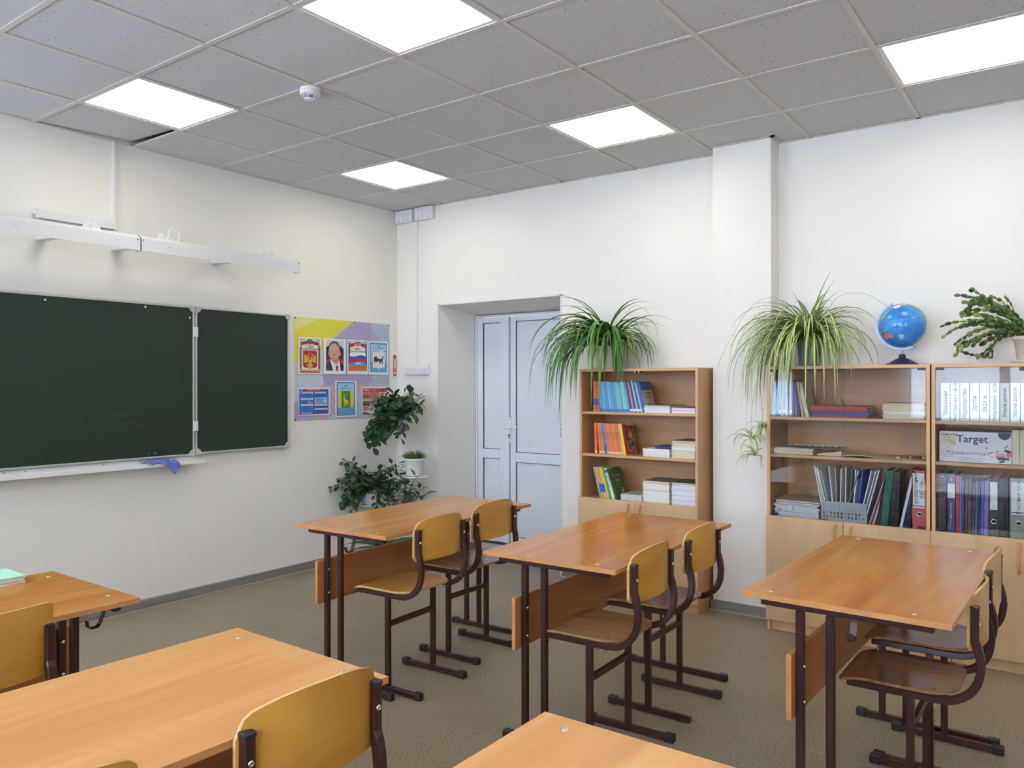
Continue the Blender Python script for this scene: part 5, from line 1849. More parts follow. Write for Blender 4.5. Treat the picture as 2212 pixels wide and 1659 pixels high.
nt.links.new(nz.outputs['Fac'], cr.inputs[0])
nt.links.new(cr.outputs[0], bb.inputs['Base Color'])
bb.inputs['Roughness'].default_value = .16
# camera-independent frame of the sphere: 'v' points out over the room, 'r' along the shelf
vv = Vector((.14, -.99, -.0)).normalized()
rr = Vector((0, 0, 1)).cross(vv).normalized() * 1.0
rr = Vector((vv.y * -1, vv.x, 0)).normalized()
uu = Vector((0, 0, 1))
mb = MB()
n, m_ = 40, 24
vs = [(gl.x + GR_ * math.sin(PI * j / m_) * math.cos(2 * PI * i / n), gl.y + GR_ * math.sin(PI * j / m_) * math.sin(2 * PI * i / n), gl.z + GR_ * math.cos(PI * j / m_)) for j in range(m_ + 1) for i in range(n)]
mb.add(vs, [(j * n + i, (j + 1) * n + i, (j + 1) * n + (i + 1) % n, j * n + (i + 1) % n) for j in range(m_) for i in range(n)], 0, smooth=True)
sph = mb.build('sphere', ocean, t)
lands = [mat('land_pink', (206, 126, 134), .3), mat('land_green', (160, 186, 92), .3), mat('land_sand', (216, 186, 120), .3), mat('land_ice', (226, 236, 244), .3), mat('shelf_sea', (140, 196, 230), .25)]


def patch(pts, mi, lift=1.004, back=False):
    """outline in the disc as seen from the room (fractions of the radius), pushed out onto the sphere"""
    cx = sum(p[0] for p in pts) / len(pts)
    cy = sum(p[1] for p in pts) / len(pts)
    rings = [[(cx + (a - cx) * k, cy + (b - cy) * k) for a, b in pts] for k in (0, .35, .7, 1.0)]
    mb = MB()
    vs = []
    for ring_ in rings:
        for a, b in ring_:
            q_ = a * a + b * b
            if q_ > .985:
                s_ = math.sqrt(.985 / q_)
                a, b = a * s_, b * s_
            c = math.sqrt(max(0, 1 - a * a - b * b)) * (-1 if back else 1)
            vs.append(gl + (rr * a + uu * b + vv * c) * GR_ * lift)
    N = len(pts)
    fs = [(k * N + i, k * N + (i + 1) % N, (k + 1) * N + (i + 1) % N, (k + 1) * N + i) for k in range(3) for i in range(N)]
    mb.add(vs, fs, 0, smooth=True)
    mb.build('land', lands[mi], sph)


patch([(-.74, -.42), (-.55, -.36), (-.42, -.37), (-.34, -.46), (-.33, -.60), (-.42, -.60), (-.55, -.60), (-.60, -.66), (-.68, -.58), (-.76, -.52)], 0)
patch([(-.05, -.42), (.0, -.43), (.02, -.52), (.0, -.60), (-.05, -.55)], 2, 1.006)
patch([(-.15, -.46), (.12, -.46), (.10, -.62), (-.02, -.70), (-.10, -.6)], 4)
patch([(-.78, -.26), (-.62, -.22), (-.56, -.25), (-.70, -.29)], 2)
patch([(-.88, -.30), (-.82, -.28), (-.80, -.36), (-.88, -.38)], 2)
patch([(-.84, .36), (-.62, .58), (-.46, .76), (-.36, .80), (-.52, .62), (-.70, .40), (-.82, .26)], 1)
patch([(-.90, .30), (-.80, .40), (-.88, .12), (-.94, .1)], 0)
patch([(-.46, .80), (-.26, .72), (-.06, .80), (-.06, .90), (-.26, .88)], 3)
patch([(-.30, .94), (-.05, .86), (.20, .84), (.32, .90), (.10, .96), (-.16, .97)], 1)
patch([(.30, .88), (.50, .78), (.72, .62), (.74, .64), (.56, .80), (.36, .92)], 1)
patch([(.52, .82), (.66, .70), (.78, .58), (.80, .59), (.68, .72), (.56, .83)], 0)
patch([(.60, .40), (.86, .20), (.80, -.2), (.62, -.5), (.50, -.1), (.44, .2)], 2, back=True)
patch([(-.2, .6), (.3, .7), (.2, .2), (.0, -.1), (-.3, .1), (-.5, .4)], 1, back=True)
# equator line and meridian arc with the tilted axis
ax = (uu * math.cos(math.radians(23.5)) - rr * math.sin(math.radians(23.5)))
e1 = ax.cross(vv).normalized()
e2 = ax.cross(e1).normalized()
MB().tube([gl + (e1 * math.cos(a) + e2 * math.sin(a)) * GR_ * 1.002 for a in [2 * PI * i / 48 for i in range(49)]], .0009, 5).build('equator_line', mat('line_navy', (24, 50, 110), .4), sph)
for tt in (.35, -.35):
    R_ = GR_ * math.sqrt(1 - tt * tt)
    MB().tube([gl + ax * (tt * GR_) + (e1 * math.cos(a) + e2 * math.sin(a)) * R_ * 1.001 for a in [2 * PI * i / 48 for i in range(49)]], .0003, 4).build('parallel_line', mat('line_navy', (24, 50, 110), .4), sph)
side = (-rr - ax * (-rr).dot(ax)).normalized()
mb = MB()
vs = []
n = 40
nrm = ax.cross(side).normalized()
for i in range(n + 1):
    a = PI * i / n
    d = ax * math.cos(a) + side * math.sin(a)
    for R_, k in ((GR_ + .005, -.009), (GR_ + .005, .009), (GR_ + .014, .009), (GR_ + .014, -.009)):
        vs.append(gl + d * R_ + nrm * k)
fs = [(4 * i + k, 4 * i + (k + 1) % 4, 4 * i + 4 + (k + 1) % 4, 4 * i + 4 + k) for i in range(n) for k in range(4)] + [(0, 3, 2, 1), (4 * n, 4 * n + 1, 4 * n + 2, 4 * n + 3)]
mb.add(vs, fs, 0)
mb.build('meridian_arc', mat('clear_blue_plastic', (128, 184, 228), .2), t)
mb = MB()
mb.cyl(gl - ax * (GR_ + .022), gl - ax * GR_, .0085, n=12)
mb.cyl(gl + ax * (GR_ + .014), gl + ax * GR_, .005, n=12)
mb.build('axis_knob', mat('blue_plastic', (92, 152, 212), .3), t)
MB().cyl((0, 0, .060), (0, 0, gl.z - GR_ - .010), .006, n=12).build('stem', mat('clear_blue_plastic', (128, 184, 228), .2), t)

# ------------------------------------------------------------------ plants
LEAFG = (44, 72, 48)


def leaf_mesh(name, L, W, mats, tip=.5, fold=.18, curl=.25, stalk=.0, n=6):
    """a leaf along +y with its face to +z: widest at 'tip' of its length; folded along the midrib"""
    mb = MB()
    vs = []
    for i in range(n + 1):
        u = i / n
        w_ = W / 2 * (math.sin(PI * u ** (math.log(.5) / math.log(tip))) ** .75 if 0 < u < 1 else 0.0)
        y = stalk + L * u
        z = -curl * L * u * u
        vs += [(-w_, y, z + fold * w_), (0, y, z), (w_, y, z + fold * w_)]
    fs = []
    for i in range(n):
        a, b = 3 * i, 3 * i + 3
        if i == 0:
            fs += [(a + 1, b + 1, b), (a + 1, b + 2, b + 1)]
        elif i == n - 1:
            fs += [(a, a + 1, b + 1), (a + 1, a + 2, b + 1)]
        else:
            fs += [(a, a + 1, b + 1, b), (a + 1, a + 2, b + 2, b + 1)]
    mb.add(vs, fs, 0, smooth=True)
    if stalk > 0:
        mb.tube([(0, 0, 0), (0, stalk * 1.1, 0)], .0012, 4, 1 if len(mats) > 1 else 0)
    return mb.mesh(name, mats)


def put(o, base, d, roll=0.0, s=1.0, up=None):
    """orient a leaf: its length along d, its face as far upward as possible"""
    d = Vector(d).normalized()
    upv = Vector(up) if up else Vector((0, 0, 1))
    x = d.cross(upv)
    if x.length < 1e-3:
        x = Vector((1, 0, 0))
    x.normalize()
    z = x.cross(d)
    M = Matrix((x, d, z)).transposed().to_4x4() @ Matrix.Rotation(roll, 4, 'Y')
    M = M @ Matrix.Scale(s, 4)
    M.translation = Vector(base)
    o.matrix_local = M


def pot(parent, r0, r1, h, m, z=0.0, rim=.008, saucer=False, soil=True):
    prof = [(r0, z), (r1 - .003, z + h - .022), (r1, z + h - .020), (r1 + rim * .4, z + h - .018), (r1 + rim * .4, z + h), (r1 - .004, z + h), (r1 - .010, z + h - .018), (r1 - .012, z + h - .02)]
    o = MB().lathe(prof, 28).build('pot', m, parent)
    if soil:
        MB().lathe([(0, z + h - .02), (r1 - .010, z + h - .02), (r1 - .012, z + h - .03)], 20).build('soil', mat('potting_soil', (56, 44, 36), .95), parent)
    if saucer:
        MB().lathe([(r0 + .012, z - .012), (r0 + .026, z - .006), (r0 + .030, z + .008), (r0 + .027, z + .008), (r0 + .022, z - .002), (0, z - .001)], 28).build('saucer', m, parent)
    return o


# --- white plant stand in the corner
M_STAND = M_WMETAL
ST = thing('plant_stand', 'white metal plant stand in the corner behind the first desk', 'plant stand', (.36, -.36, 0))
MB().tube([(0, 0, .012), (0, 0, 1.06)], .0085, 10).build('post', M_STAND, ST)
MB().tube([(.10, -.03, .012), (.10, -.03, .72)], .006, 8).build('post', M_STAND, ST)
for a in range(3):
    an = a * 2 * PI / 3 + .4
    MB().tube([(0, 0, .05), (.14 * math.cos(an), .14 * math.sin(an), .02), (.2 * math.cos(an), .2 * math.sin(an), .006)], .006, 8).build('leg', M_STAND, ST)
PL = {'a': (.00, .00, 1.06, .095), 'b': (-.17, -.13, .46, .085), 'c': (.170, .01, .703, .108), 'd': (.14, -.08, .36, .075)}
for k, (x, y, z, r) in PL.items():
    MB().lathe([(0, z), (r, z), (r + .004, z + .003), (r + .004, z + .012), (r, z + .012), (r - .004, z + .005), (0, z + .004)], 28, (x, y, 0)).build('tray', M_STAND, ST)
    if k != 'a':
        MB().tube([(0, 0, z - .03), (x * .5, y * .5, z - .012), (x, y, z - .001)], .005, 8).build('arm', M_STAND, ST)


def bush(name, label, base, stems, leafset, nleaf, seed, pot_args, spread, height, jit=.02, size=(.8, 1.2), droop=.3, tips=True):
    """stems: list of (list of points) local to base; leaves are set along them in a spiral"""
    random.seed(seed)
    t = thing(name, label, 'potted plant', base)
    pot(t, *pot_args)
    sm = mat('stem_green', (78, 92, 58), .6)
    spots = []
    per = max(1, nleaf // len(stems))
    bx, by = base[0], base[1]

    def clear(p, m=.012):      # keep off the two walls
        return Vector((max(p.x, m - bx), min(p.y, -m - by), p.z))
    for st in stems:
        pts = [clear(Vector(p)) for p in st]
        MB().tube(pts, .0038, 6, r1=.0018).build('stem', sm, t)
        for j in range(per):
            u = .25 + .75 * (j + random.random() * .5) / per
            f = u * (len(pts) - 1)
            i = min(int(f), len(pts) - 2)
            p = pts[i].lerp(pts[i + 1], f - i)
            d = (pts[i + 1] - pts[i]).normalized()
            side = d.orthogonal().normalized()
            side.rotate(Matrix.Rotation(j * 2.4 + random.random() * .8, 3, d))
            dirv = side * 1.0 + d * random.uniform(.1, .6) + Vector((0, 0, -droop * random.uniform(.3, 1.6)))
            if u > .93:
                dirv = d + side * .5
            if p.x + bx < .09:
                dirv.x = abs(dirv.x) * .6
            if p.y + by > -.09:
                dirv.y = -abs(dirv.y) * .6
            sz = random.uniform(*size) * (1.0 if u < .85 else .78)
            me = random.choice(leafset)
            rl = random.uniform(-.5, .5)
            spots.append((me, p + side * .004, dirv, rl, sz))
    spots.sort(key=lambda q_: q_[1].y - .3 * q_[1].x)      # the ones towards the room first
    ex = MB()
    for k, (me, p, dv, rl, sz) in enumerate(spots):
        if k < 298:
            put(link('leaf', me, t), p, dv, rl, sz)
        else:
            d = Vector(dv).normalized()
            x = d.cross(Vector((0, 0, 1))).normalized()
            M = Matrix((x, d, x.cross(d))).transposed().to_4x4() @ Matrix.Rotation(rl, 4, 'Y') @ Matrix.Scale(sz, 4)
            M.translation = p
            for v in me.vertices:
                ex.v.append(tuple(M @ v.co))
            b0 = len(ex.v) - len(me.vertices)
            for f in me.polygons:
                ex.f.append(tuple(b0 + q_ for q_ in f.vertices))
                ex.mi.append(min(f.material_index, 1))
                ex.sm.append(True)
    if ex.f:
        o = ex.build('foliage', [leafset[0].materials[0], m_st], t)
        o['kind'] = 'stuff'
    return t


def arc(p0, az, L, e0, e1, n=6, wob=.06):
    pts = [Vector(p0)]
    e = e0
    a = az
    for i in range(n):
        e = e0 + (e1 - e0) * (i + .5) / n
        a += random.uniform(-wob, wob) * 3
        pts.append(pts[-1] + Vector((math.cos(a) * math.cos(e), math.sin(a) * math.cos(e), math.sin(e))) * (L / n))
    return pts


m_l1 = mat('leaf_dark_green', (46, 78, 52), .34, var=.18, vscale=20)
m_l1b = mat('leaf_mid_green', (62, 98, 60), .36, var=.15, vscale=20)
m_l2 = mat('leaf_deep_green', (44, 70, 46), .42, var=.2, vscale=24)
m_st = mat('petiole', (96, 92, 70), .6)
leavesA = [leaf_mesh('leaf', .075, .062, [m_l1, m_st], .6, .08, .08, .014), leaf_mesh('leaf', .066, .054, [m_l1, m_st], .58, .15, .15, .012), leaf_mesh('leaf', .056, .042, [m_l1b, m_st], .58, .2, .1, .010)]
leavesB = [leaf_mesh('leaf', .044, .040, [m_l2, m_st], .48, .1, .2, .014), leaf_mesh('leaf', .038, .036, [m_l2, m_st], .5, .15, .1, .012), leaf_mesh('leaf', .050, .042, [m_l1, m_st], .46, .12, .3, .014)]
leavesC = [leaf_mesh('leaf', .105, .034, [m_l1b, m_st], .42, .3, .35, .02), leaf_mesh('leaf', .085, .030, [m_l1, m_st], .42, .25, .2, .02)]

random.seed(41)
stems = []
for i in range(18):
    az = random.uniform(0, 2 * PI)
    stems.append(arc((random.uniform(-.03, .03), random.uniform(-.03, .03), .10), az, random.uniform(.16, .29), random.uniform(.8, 1.5), random.uniform(-.2, 1.1)))
for az, L, e0, e1 in ((3.5, .26, .5, -.5), (3.1, .27, .3, -.6), (-1.2, .26, .5, -.4), (-.3, .26, .4, .1), (.1, .27, .5, .2), (3.9, .25, .2, -.9), (-1.9, .26, .2, -.8), (-2.4, .30, .0, -1.1), (-1.4, .30, .1, -1.2), (-.7, .24, .2, -.6), (-2.0, .34, .3, -1.3), (-2.7, .34, .3, -1.3), (-1.1, .34, .2, -1.3), (-2.3, .36, -.2, -1.4), (-1.7, .30, .0, -1.3), (-2.0, .36, .1, -1.4), (-1.3, .36, .2, -1.4), (-.9, .34, .3, -1.4), (-2.5, .36, .1, -1.4)):
    stems.append(arc((0, 0, .10), az, L, e0, e1))
bush('rubber_plant', 'tall bushy plant with big round dark leaves on the stand top', (.36, -.36, 1.073), stems, leavesA, 400, 42, (.055, .075, .11, M_PLASTIC), .2, .4, size=(.9, 1.35), droop=.45)

random.seed(51)
stems = []
for i in range(26):
    az = random.uniform(0, 2 * PI)
    stems.append(arc((random.uniform(-.04, .04), random.uniform(-.04, .04), .12), az, random.uniform(.22, .42), random.uniform(.2, 1.45), random.uniform(-1.5, .2)))
for i in range(8):
    stems.append(arc((0, 0, .12), -1.6 + random.uniform(-1.3, 1.3), random.uniform(.26, .36), .5, -1.5))
stems.append(arc((0, 0, .14), 3.9, .42, 1.25, -.1))
stems.append(arc((0, 0, .12), -1.9, .26, .9, .2))
bush('ivy_plant', 'plant with small round dull-green leaves trailing left of the stand', (.19, -.49, .473), stems, leavesB, 520, 52, (.06, .08, .12, M_PLASTIC), .2, .3, size=(.85, 1.3), droop=.7)

random.seed(61)
stems = [arc((0, 0, .09), a, L, e0, e1) for a, L, e0, e1 in ((.1, .30, 1.3, .9), (-.6, .29, 1.2, .8), (.2, .24, 1.0, .5), (-.4, .22, .8, .2), (-1.0, .20, 1.0, .3), (.7, .26, .7, .3), (2.0, .16, 1.3, .9), (-1.6, .2, .7, .1), (-.1, .30, .5, .0), (3.0, .2, 1.2, .6))]
bush('dracaena_plant', 'low plant with pointed glossy leaves right below the white pot', (.50, -.44, .373), stems, leavesC, 76, 62, (.05, .07, .10, M_PLASTIC), .2, .3, size=(.8, 1.15), droop=.1)

# small fern in a white pot
t = thing('fern_plant', 'small feathery fern in a white pot on the stand tray', 'potted plant', (.530, -.350, .715))
pot(t, .062, .084, .140, M_PLASTIC)
random.seed(71)
fm = mat('fern_green', (70, 106, 48), .5)
mb = MB()
for i in range(230):
    az = random.uniform(0, 2 * PI)
    r = .078 * math.sqrt(random.random())
    p = Vector((r * math.cos(az), r * math.sin(az), .125 + random.uniform(0, .01)))
    L = random.uniform(.04, .085) * (1.15 - r * 4)
    e = random.uniform(.3, 1.4)
    d = Vector((math.cos(az) * math.cos(e), math.sin(az) * math.cos(e), math.sin(e)))
    s_ = d.cross(Vector((0, 0, 1))).normalized()
    for k in range(4):
        q_ = p + d * L * (k + .6) / 4
        q_.z -= .010 * (k / 4) ** 2
        for sg in (-1, 1):
            tip = q_ + s_ * sg * .009 + d * .009
            w_ = d * .004
            mb.add([q_, q_ + w_ + s_ * sg * .005, tip, q_ - w_ + s_ * sg * .005], [(0, 1, 2, 3)])
o = mb.build('fronds', fm, t)
o['kind'] = 'stuff'

# strap-leaved plant on the floor behind the first desk
t = thing('floor_plant', 'strap-leaved plant in a white pot on the floor under the stand', 'potted plant', (.46, -.62, 0))
pot(t, .08, .10, .16, M_PLASTIC, saucer=False)
random.seed(81)
lm = leaf_mesh('leaf', .26, .050, [m_l1b], .45, .4, .55, 0, 8)
for i in range(16):
    az = i * 2.4
    o = link('leaf', lm, t)
    put(o, (.02 * math.cos(az), .02 * math.sin(az), .15), (math.cos(az), math.sin(az), random.uniform(.5, 1.3)), 0, random.uniform(.8, 1.15))


# --- spider plants


def blade_points(p, az, e0, L, bend, lim, n=11, power=1.4):
    """a strap leaf arching under its own weight; lim keeps it out of the cupboard top and the wall"""
    pts = [Vector(p)]
    for i in range(n):
        u = (i + .5) / n
        e = e0 - bend * u ** power
        e = max(e, -1.50)
        d = Vector((math.cos(az) * math.cos(e), math.sin(az) * math.cos(e), math.sin(e)))
        q_ = pts[-1] + d * (L / n)
        q_ = lim(pts[-1], q_)
        pts.append(q_)
    return pts


def blade(t, pts, w_, mats, two=False, name='leaf'):
    mb = MB()
    vs = []
    n = len(pts) - 1
    for i, p in enumerate(pts):
        d = (pts[min(i + 1, n)] - pts[max(i - 1, 0)])
        d.normalize()
        s_ = d.cross(Vector((0, 0, 1)))
        if s_.length < .12:
            s_ = blade.last
        s_.normalize()
        blade.last = s_
        nn = s_.cross(d)
        u = i / n
        ww = w_ / 2 * min(1, .55 + u * 2.2) * (1 - max(0, (u - .35) / .65) ** 1.7)
        ww = max(ww, .0003)
        row = [p - s_ * ww + nn * ww * .35, p - s_ * ww * .42, p + s_ * ww * .42, p + s_ * ww + nn * ww * .35]
        vs += row
    for i in range(n):
        a, b = 4 * i, 4 * i + 4
        mb.add([], [], 0)
    k = len(mb.v)
    mb.v += [tuple(v) for v in vs]
    for i in range(n):
        a, b = 4 * i, 4 * i + 4
        for j in range(3):
            mb.f.append((a + j, a + j + 1, b + j + 1, b + j))
            mb.mi.append(1 if (two and j == 1) else 0)
            mb.sm.append(True)
    me = bpy.data.meshes.new(name)
    me.from_pydata(mb.v, [], mb.f)
    for m_ in mats:
        me.materials.append(m_)
    me.polygons.foreach_set('material_index', mb.mi)
    me.polygons.foreach_set('use_smooth', mb.sm)
    return link(name, me, t)


blade.last = Vector((1, 0, 0))


def limiter(bx0, bx1, yf, base, ymax, pill=False):
    B_ = Vector(base)

    def f(a, b):
        A, Q = a + B_, b + B_
        ym = ymax
        if pill and Q.x < 3.36:
            ym = -.175
        if Q.y > ym:
            Q.y = ym
        over = bx0 - .006 < Q.x < bx1 + .006
        if over and Q.z < HT + .008:
            if Q.y > yf - .022:
                if A.z >= HT:       # lies on the top until it is past the edge
                    Q.z = HT + .008
                else:
                    Q.y = yf - .024
        return Q - B_
    return f


def runner(t, pts, nodes, m_, seed, plantlet=0.0, mats=None, two=False, r=.0011):
    random.seed(seed)
    P_ = [Vector(p) for p in pts]
    sm = []
    for i in range(len(P_) - 1):      # smooth it
        for k in range(5):
            u = k / 5
            p0, p1, p2, p3 = P_[max(i - 1, 0)], P_[i], P_[i + 1], P_[min(i + 2, len(P_) - 1)]
            sm.append(.5 * ((2 * p1) + (-p0 + p2) * u + (2 * p0 - 5 * p1 + 4 * p2 - p3) * u * u + (-p0 + 3 * p1 - 3 * p2 + p3) * u ** 3))
    sm.append(P_[-1])
    o = MB().tube(sm, r, 5).build('runner', m_, t)
    for k in nodes:
        p = sm[int(k * (len(sm) - 1))]
        for j in range(3):
            az = random.uniform(0, 2 * PI)
            e = random.uniform(-.6, .8)
            d = Vector((math.cos(az) * math.cos(e), math.sin(az) * math.cos(e), math.sin(e)))
            q_ = p + d * random.uniform(.012, .022)
            s_ = d.orthogonal().normalized() * .0016
            MB().add([p - s_, p + s_, q_], [(0, 1, 2)]).build('bract', m_, o)
    return sm


M_SP1 = mat('spider_green', (88, 136, 56), .42, var=.2, vscale=9)
M_SP1b = mat('spider_green_dark', (64, 104, 44), .42, var=.2, vscale=9)
M_SPM = mat('spider_margin', (120, 154, 70), .42, var=.12, vscale=9)
M_SPC = mat('spider_cream', (220, 222, 160), .45)
M_RUN = mat('dry_runner', (178, 172, 140), .7)

# plain green spider plant on the open bookcase
BASE1 = (2.235, -.205, HT + .008)
t1 = thing('spider_plant', 'green spider plant in a white pot on top of the open bookcase', 'potted plant', BASE1)
pot(t1, .082, .105, .150, mat('ivory_pot', (226, 222, 206), .4), saucer=True)
random.seed(101)
lim1 = limiter(2.085, 2.948, -.345, BASE1, -.03)
for i in range(135):
    # most of the leaves fall to the front and to the left
    if i < 88:
        az = random.gauss(-1.72, .74)
    else:
        az = random.uniform(-PI, PI)
    ca = math.cos(az)
    e0 = random.uniform(.55, 1.40)
    L = random.uniform(.44, .70)
    if math.sin(az) < -.7:
        L = random.uniform(.56, .90)
    if math.sin(az) > .3:
        e0 = random.uniform(1.1, 1.45)
        L *= .75
    if ca > .35:
        L = min(L, .50)
    bend = random.uniform(2.5, 3.3)
    p = (random.uniform(-.035, .035), random.uniform(-.035, .03), .135)
    blade(t1, blade_points(p, az, e0, L, bend, lim1, power=1.0), random.uniform(.017, .025), [random.choice((M_SP1, M_SP1, M_SP1b))])
for i in range(16):
    az = random.choice((random.uniform(-3.6, -2.1), random.uniform(-.5, .3)))
    blade(t1, blade_points((random.uniform(-.02, .02), -.01, .135), az, random.uniform(.95, 1.45), random.uniform(.42, .60), random.uniform(1.6, 2.3), lim1), random.uniform(.018, .023), [M_SP1])
for az, e0, L, bend in ((-2.6, 1.35, .62, 1.5), (-2.2, 1.42, .58, 1.7), (-.35, 1.3, .46, 2.5), (-.15, 1.2, .44, 2.8), (-.5, 1.0, .42, 3.0), (.1, 1.35, .44, 2.6), (2.9, 1.1, .55, 1.9), (-3.0, 1.0, .56, 2.2), (-2.8, .9, .54, 2.4), (3.05, 1.25, .52, 2.2), (-1.0, 1.1, .40, 2.9)):
    blade(t1, blade_points((0, -.01, .135), az, e0, L, bend, lim1), .021, [M_SP1])
runner(t1, [(.05, -.02, .14), (.18, -.03, .40), (.30, -.03, .38), (.375, -.03, .25), (.402, -.04, .10)], (.5, .68, .82, .98), M_RUN, 1)
runner(t1, [(-.05, -.04, .14), (-.22, -.06, .36), (-.40, -.08, .27), (-.47, -.09, .09), (-.50, -.10, .02)], (.7, .78, .95, 1.0), M_RUN, 2)
runner(t1, [(-.08, -.16, .16), (-.20, -.24, .08), (-.225, -.27, -.16), (-.223, -.27, -.36), (-.220, -.27, -.47)], (.62, .8, .88, .95, 1.0), mat('dark_runner', (96, 96, 70), .7), 3)

# variegated spider plant on the glass bookcase
BASE2 = (3.590, -.215, HT)
t2 = thing('spider_plant', 'cream-striped spider plant in a grey pot on the glass bookcase', 'potted plant', BASE2)
pot(t2, .058, .072, .165, mat('grey_green_pot', (136, 150, 150), .45))
random.seed(111)
lim2 = limiter(3.387, 5.11, -.360, BASE2, -.03, True)
for i in range(210):
    if i < 110:
        az = random.gauss(-2.25, .55)
        L = random.uniform(.36, .76)
    elif i < 165:
        az = random.gauss(-.9, .6)
        L = random.uniform(.34, .64)
    else:
        az = random.uniform(-PI, PI)
        L = random.uniform(.22, .42)
    e0 = random.uniform(.35, 1.35)
    if math.sin(az) > .2:
        e0 = random.uniform(.9, 1.45)
        L *= .8
    bend = random.uniform(2.4, 3.3)
    p = (random.uniform(-.03, .03), random.uniform(-.03, .03), .15)
    blade(t2, blade_points(p, az, e0, L, bend, lim2, power=1.0), random.uniform(.012, .0175), [M_SPM, M_SPC], True)
for i in range(34):
    az = random.uniform(-PI, PI)
    if math.sin(az) > .5:
        az = -az
    blade(t2, blade_points((random.uniform(-.02, .02), -.01, .15), az, random.uniform(.75, 1.4), random.uniform(.30, .50), random.uniform(1.3, 2.2), lim2), random.uniform(.013, .0175), [M_SPM, M_SPC], True)
for az, e0, L, bend in ((-.4, 1.40, .44, .5), (-.3, 1.32, .40, .5), (-.1, 1.36, .36, .9), (2.9, 1.42, .34, .5), (-2.9, 1.3, .45, 1.7), (-3.0, 1.2, .44, 2.0), (-.2, 1.05, .46, 1.9), (-.35, .9, .46, 2.0), (.0, 1.15, .40, 1.6), (-.6, .8, .44, 2.2), (-2.7, 1.1, .46, 1.9)):
    blade(t2, blade_points((0, -.01, .15), az, e0, L, bend, lim2), .016, [M_SPM, M_SPC], True)
runner(t2, [(.03, -.02, .15), (.15, -.03, .38), (.29, -.03, .41), (.40, -.03, .35), (.47, -.04, .295)], (.7, .82, .9), M_RUN, 4)
runner(t2, [(-.03, -.03, .15), (-.16, -.03, .40), (-.33, -.02, .38), (-.46, -.02, .20), (-.54, -.02, .05), (-.555, -.02, .015)], (.6, .7, .8, .97, 1.0), M_RUN, 5)
r1 = runner(t2, [(-.06, -.14, .15), (-.20, -.18, .05), (-.275, -.18, -.2), (-.285, -.18, -.43)], (.7, .85), M_RUN, 6)
r2 = runner(t2, [(-.06, -.10, .15), (-.24, -.12, .0), (-.235, -.14, -.25), (-.225, -.15, -.36)], (.7, .85), M_SPM, 7)
r3 = runner(t2, [(-.285, -.18, -.43), (-.270, -.18, -.48), (-.262, -.18, -.53)], (), M_SPM, 8)
random.seed(121)
for (px, py, pz), n, Lr in ((r1[-1], 22, (.08, .20)), (r2[-1], 20, (.07, .18)), (r3[-1], 14, (.07, .20))):
    for k in range(n):
        az = random.uniform(0, 2 * PI)
        e0 = random.uniform(.1, 1.1)
        L = random.uniform(*Lr)
        pts = blade_points((px, py, pz), az, e0, L, random.uniform(1.5, 2.8), lambda a, b: Vector((b.x if b.x < -.222 else -.222, min(b.y, .025), b.z)), n=7)
        blade(t2, pts, .010, [M_SPM, M_SPC], True)

# --- holiday cactus at the right edge
BASE3 = (4.70, -.20, HT + .008)
t3 = thing('holiday_cactus', 'arching jointed cactus plant beside the globe, cut by right edge', 'potted plant', BASE3)
pot(t3, .075, .095, .13, mat('cactus_pot', (206, 200, 186), .4), saucer=True)
cm_ = [mat('cactus_green', (88, 120, 54), .4, var=.15, vscale=15), mat('cactus_green_dark', (60, 92, 46), .4, var=.15, vscale=15), mat('cactus_green_pale', (128, 150, 66), .4, var=.15, vscale=15)]


def joint_mesh(m_):
    mb = MB()
    n = 8
    L, W_, T = .041, .026, .0046
    vs = [(0, 0, 0)]
    outl = []
    for i in range(n):
        a = 2 * PI * (i + .5) / n
        outl.append((W_ / 2 * math.sin(a) * (1.0 + .10 * (1 if i % 2 else -1) * 0), L / 2 - L / 2 * math.cos(a)))
    vs = [(x, y, 0) for x, y in outl] + [(x * .5, L / 2 + (y - L / 2) * .6, T / 2) for x, y in outl] + [(x * .5, L / 2 + (y - L / 2) * .6, -T / 2) for x, y in outl]
    fs = []
    for i in range(n):
        j = (i + 1) % n
        fs += [(i, j, n + j, n + i), (j, i, 2 * n + i, 2 * n + j)]
    fs += [tuple(range(n, 2 * n)), tuple(reversed(range(2 * n, 3 * n)))]
    mb.add(vs, fs, 0, smooth=True)
    return mb.mesh('stem_segment', [m_])


JM = [joint_mesh(m_) for m_ in cm_]
random.seed(131)
count = [0]
LIM = [0]
extra = MB()


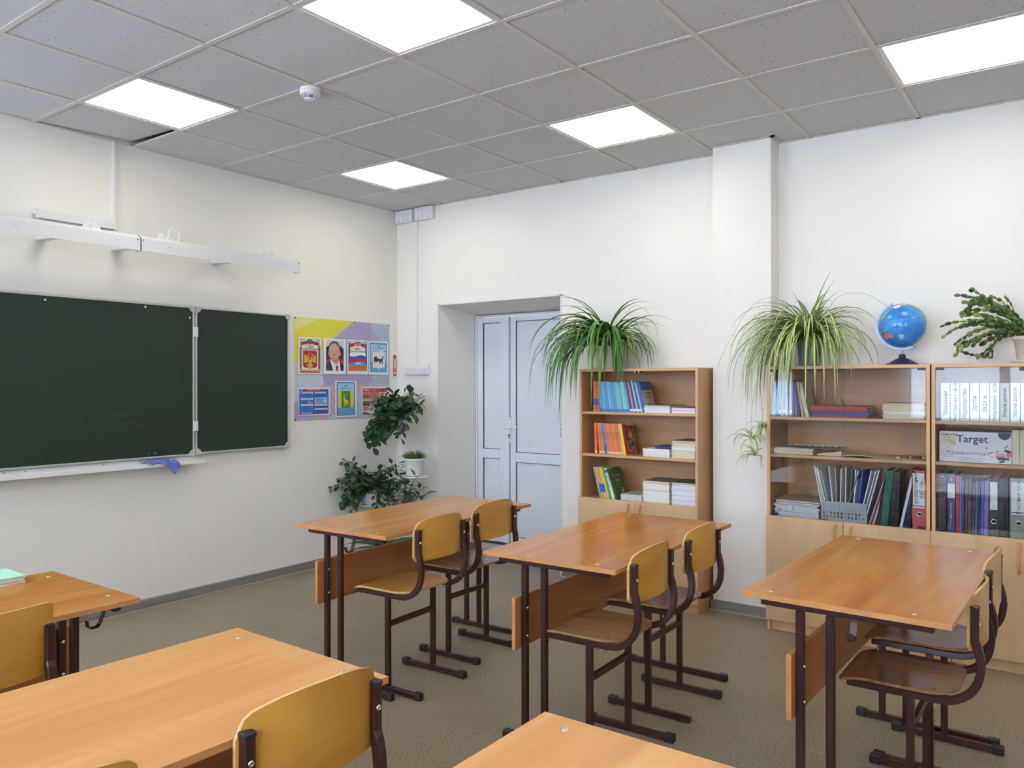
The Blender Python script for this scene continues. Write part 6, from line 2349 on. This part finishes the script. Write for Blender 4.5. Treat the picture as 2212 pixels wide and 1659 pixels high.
def chain(p, az, e, nseg, bend, depth=0, s=1.0):
    p = Vector(p)
    for k in range(nseg):
        if count[0] >= LIM[0]:
            return
        d = Vector((math.cos(az) * math.cos(e), math.sin(az) * math.cos(e), math.sin(e)))
        sc = s * random.uniform(.8, 1.15) * (.8 if k == nseg - 1 else 1)
        w_ = p + d * .040 * sc + Vector(BASE3)
        if w_.z < HT + .012 and w_.y > -.385:
            e = max(e, .12)
            d = Vector((math.cos(az) * math.cos(e), math.sin(az) * math.cos(e), math.sin(e)))
        if w_.y > -.03:
            az = -az
            d = Vector((math.cos(az) * math.cos(e), math.sin(az) * math.cos(e), math.sin(e)))
        me = random.choice((JM[0], JM[0], JM[1], JM[1], JM[2]))
        o = link('stem_segment', me, t3)
        put(o, p, d, random.choice((-1, 1)) * random.uniform(.5, 1.5), sc)
        if count[0] >= 298:
            M = o.matrix_local.copy()
            bpy.data.objects.remove(o)
            extra.add([M @ v.co for v in me.vertices], [tuple(f.vertices) for f in me.polygons], 0, smooth=True)
        count[0] += 1
        p = p + d * .039 * sc
        e = max(e - bend * random.uniform(.6, 1.4), -1.35)
        az += random.uniform(-.25, .25)
        if depth < 2 and k >= 1 and random.random() < .24:
            chain(p, az + random.choice((-1, 1)) * random.uniform(.4, .9), e + random.uniform(-.1, .4), max(2, nseg - k - random.randint(0, 2)), bend * 1.1, depth + 1, s * .95)


for k in range(36):
    left = k < 28
    az = 2.35 + 1.45 * ((k * 11) % 28) / 27 if left else random.uniform(-1.9, 1.2)
    e = (.25, .55, .85, 1.12)[k % 4] + random.uniform(-.1, .1)
    LIM[0] += 15 if left else 6
    chain((.04 * math.cos(az), .04 * math.sin(az), .125 + random.uniform(0, .04)), az, e, random.choice((8, 9, 10, 11)) if left else 5, random.uniform(.09, .15), 1 if k % 3 == 0 else 0)
for az, e, n_ in ((-2.55, .35, 13), (-2.35, .45, 12), (-2.75, .30, 14)):
    LIM[0] += n_
    chain((-.03, -.03, .13), az, e, n_, .17, 2)
o = extra.build('stem_segments', cm_[0], t3)
o['kind'] = 'stuff'
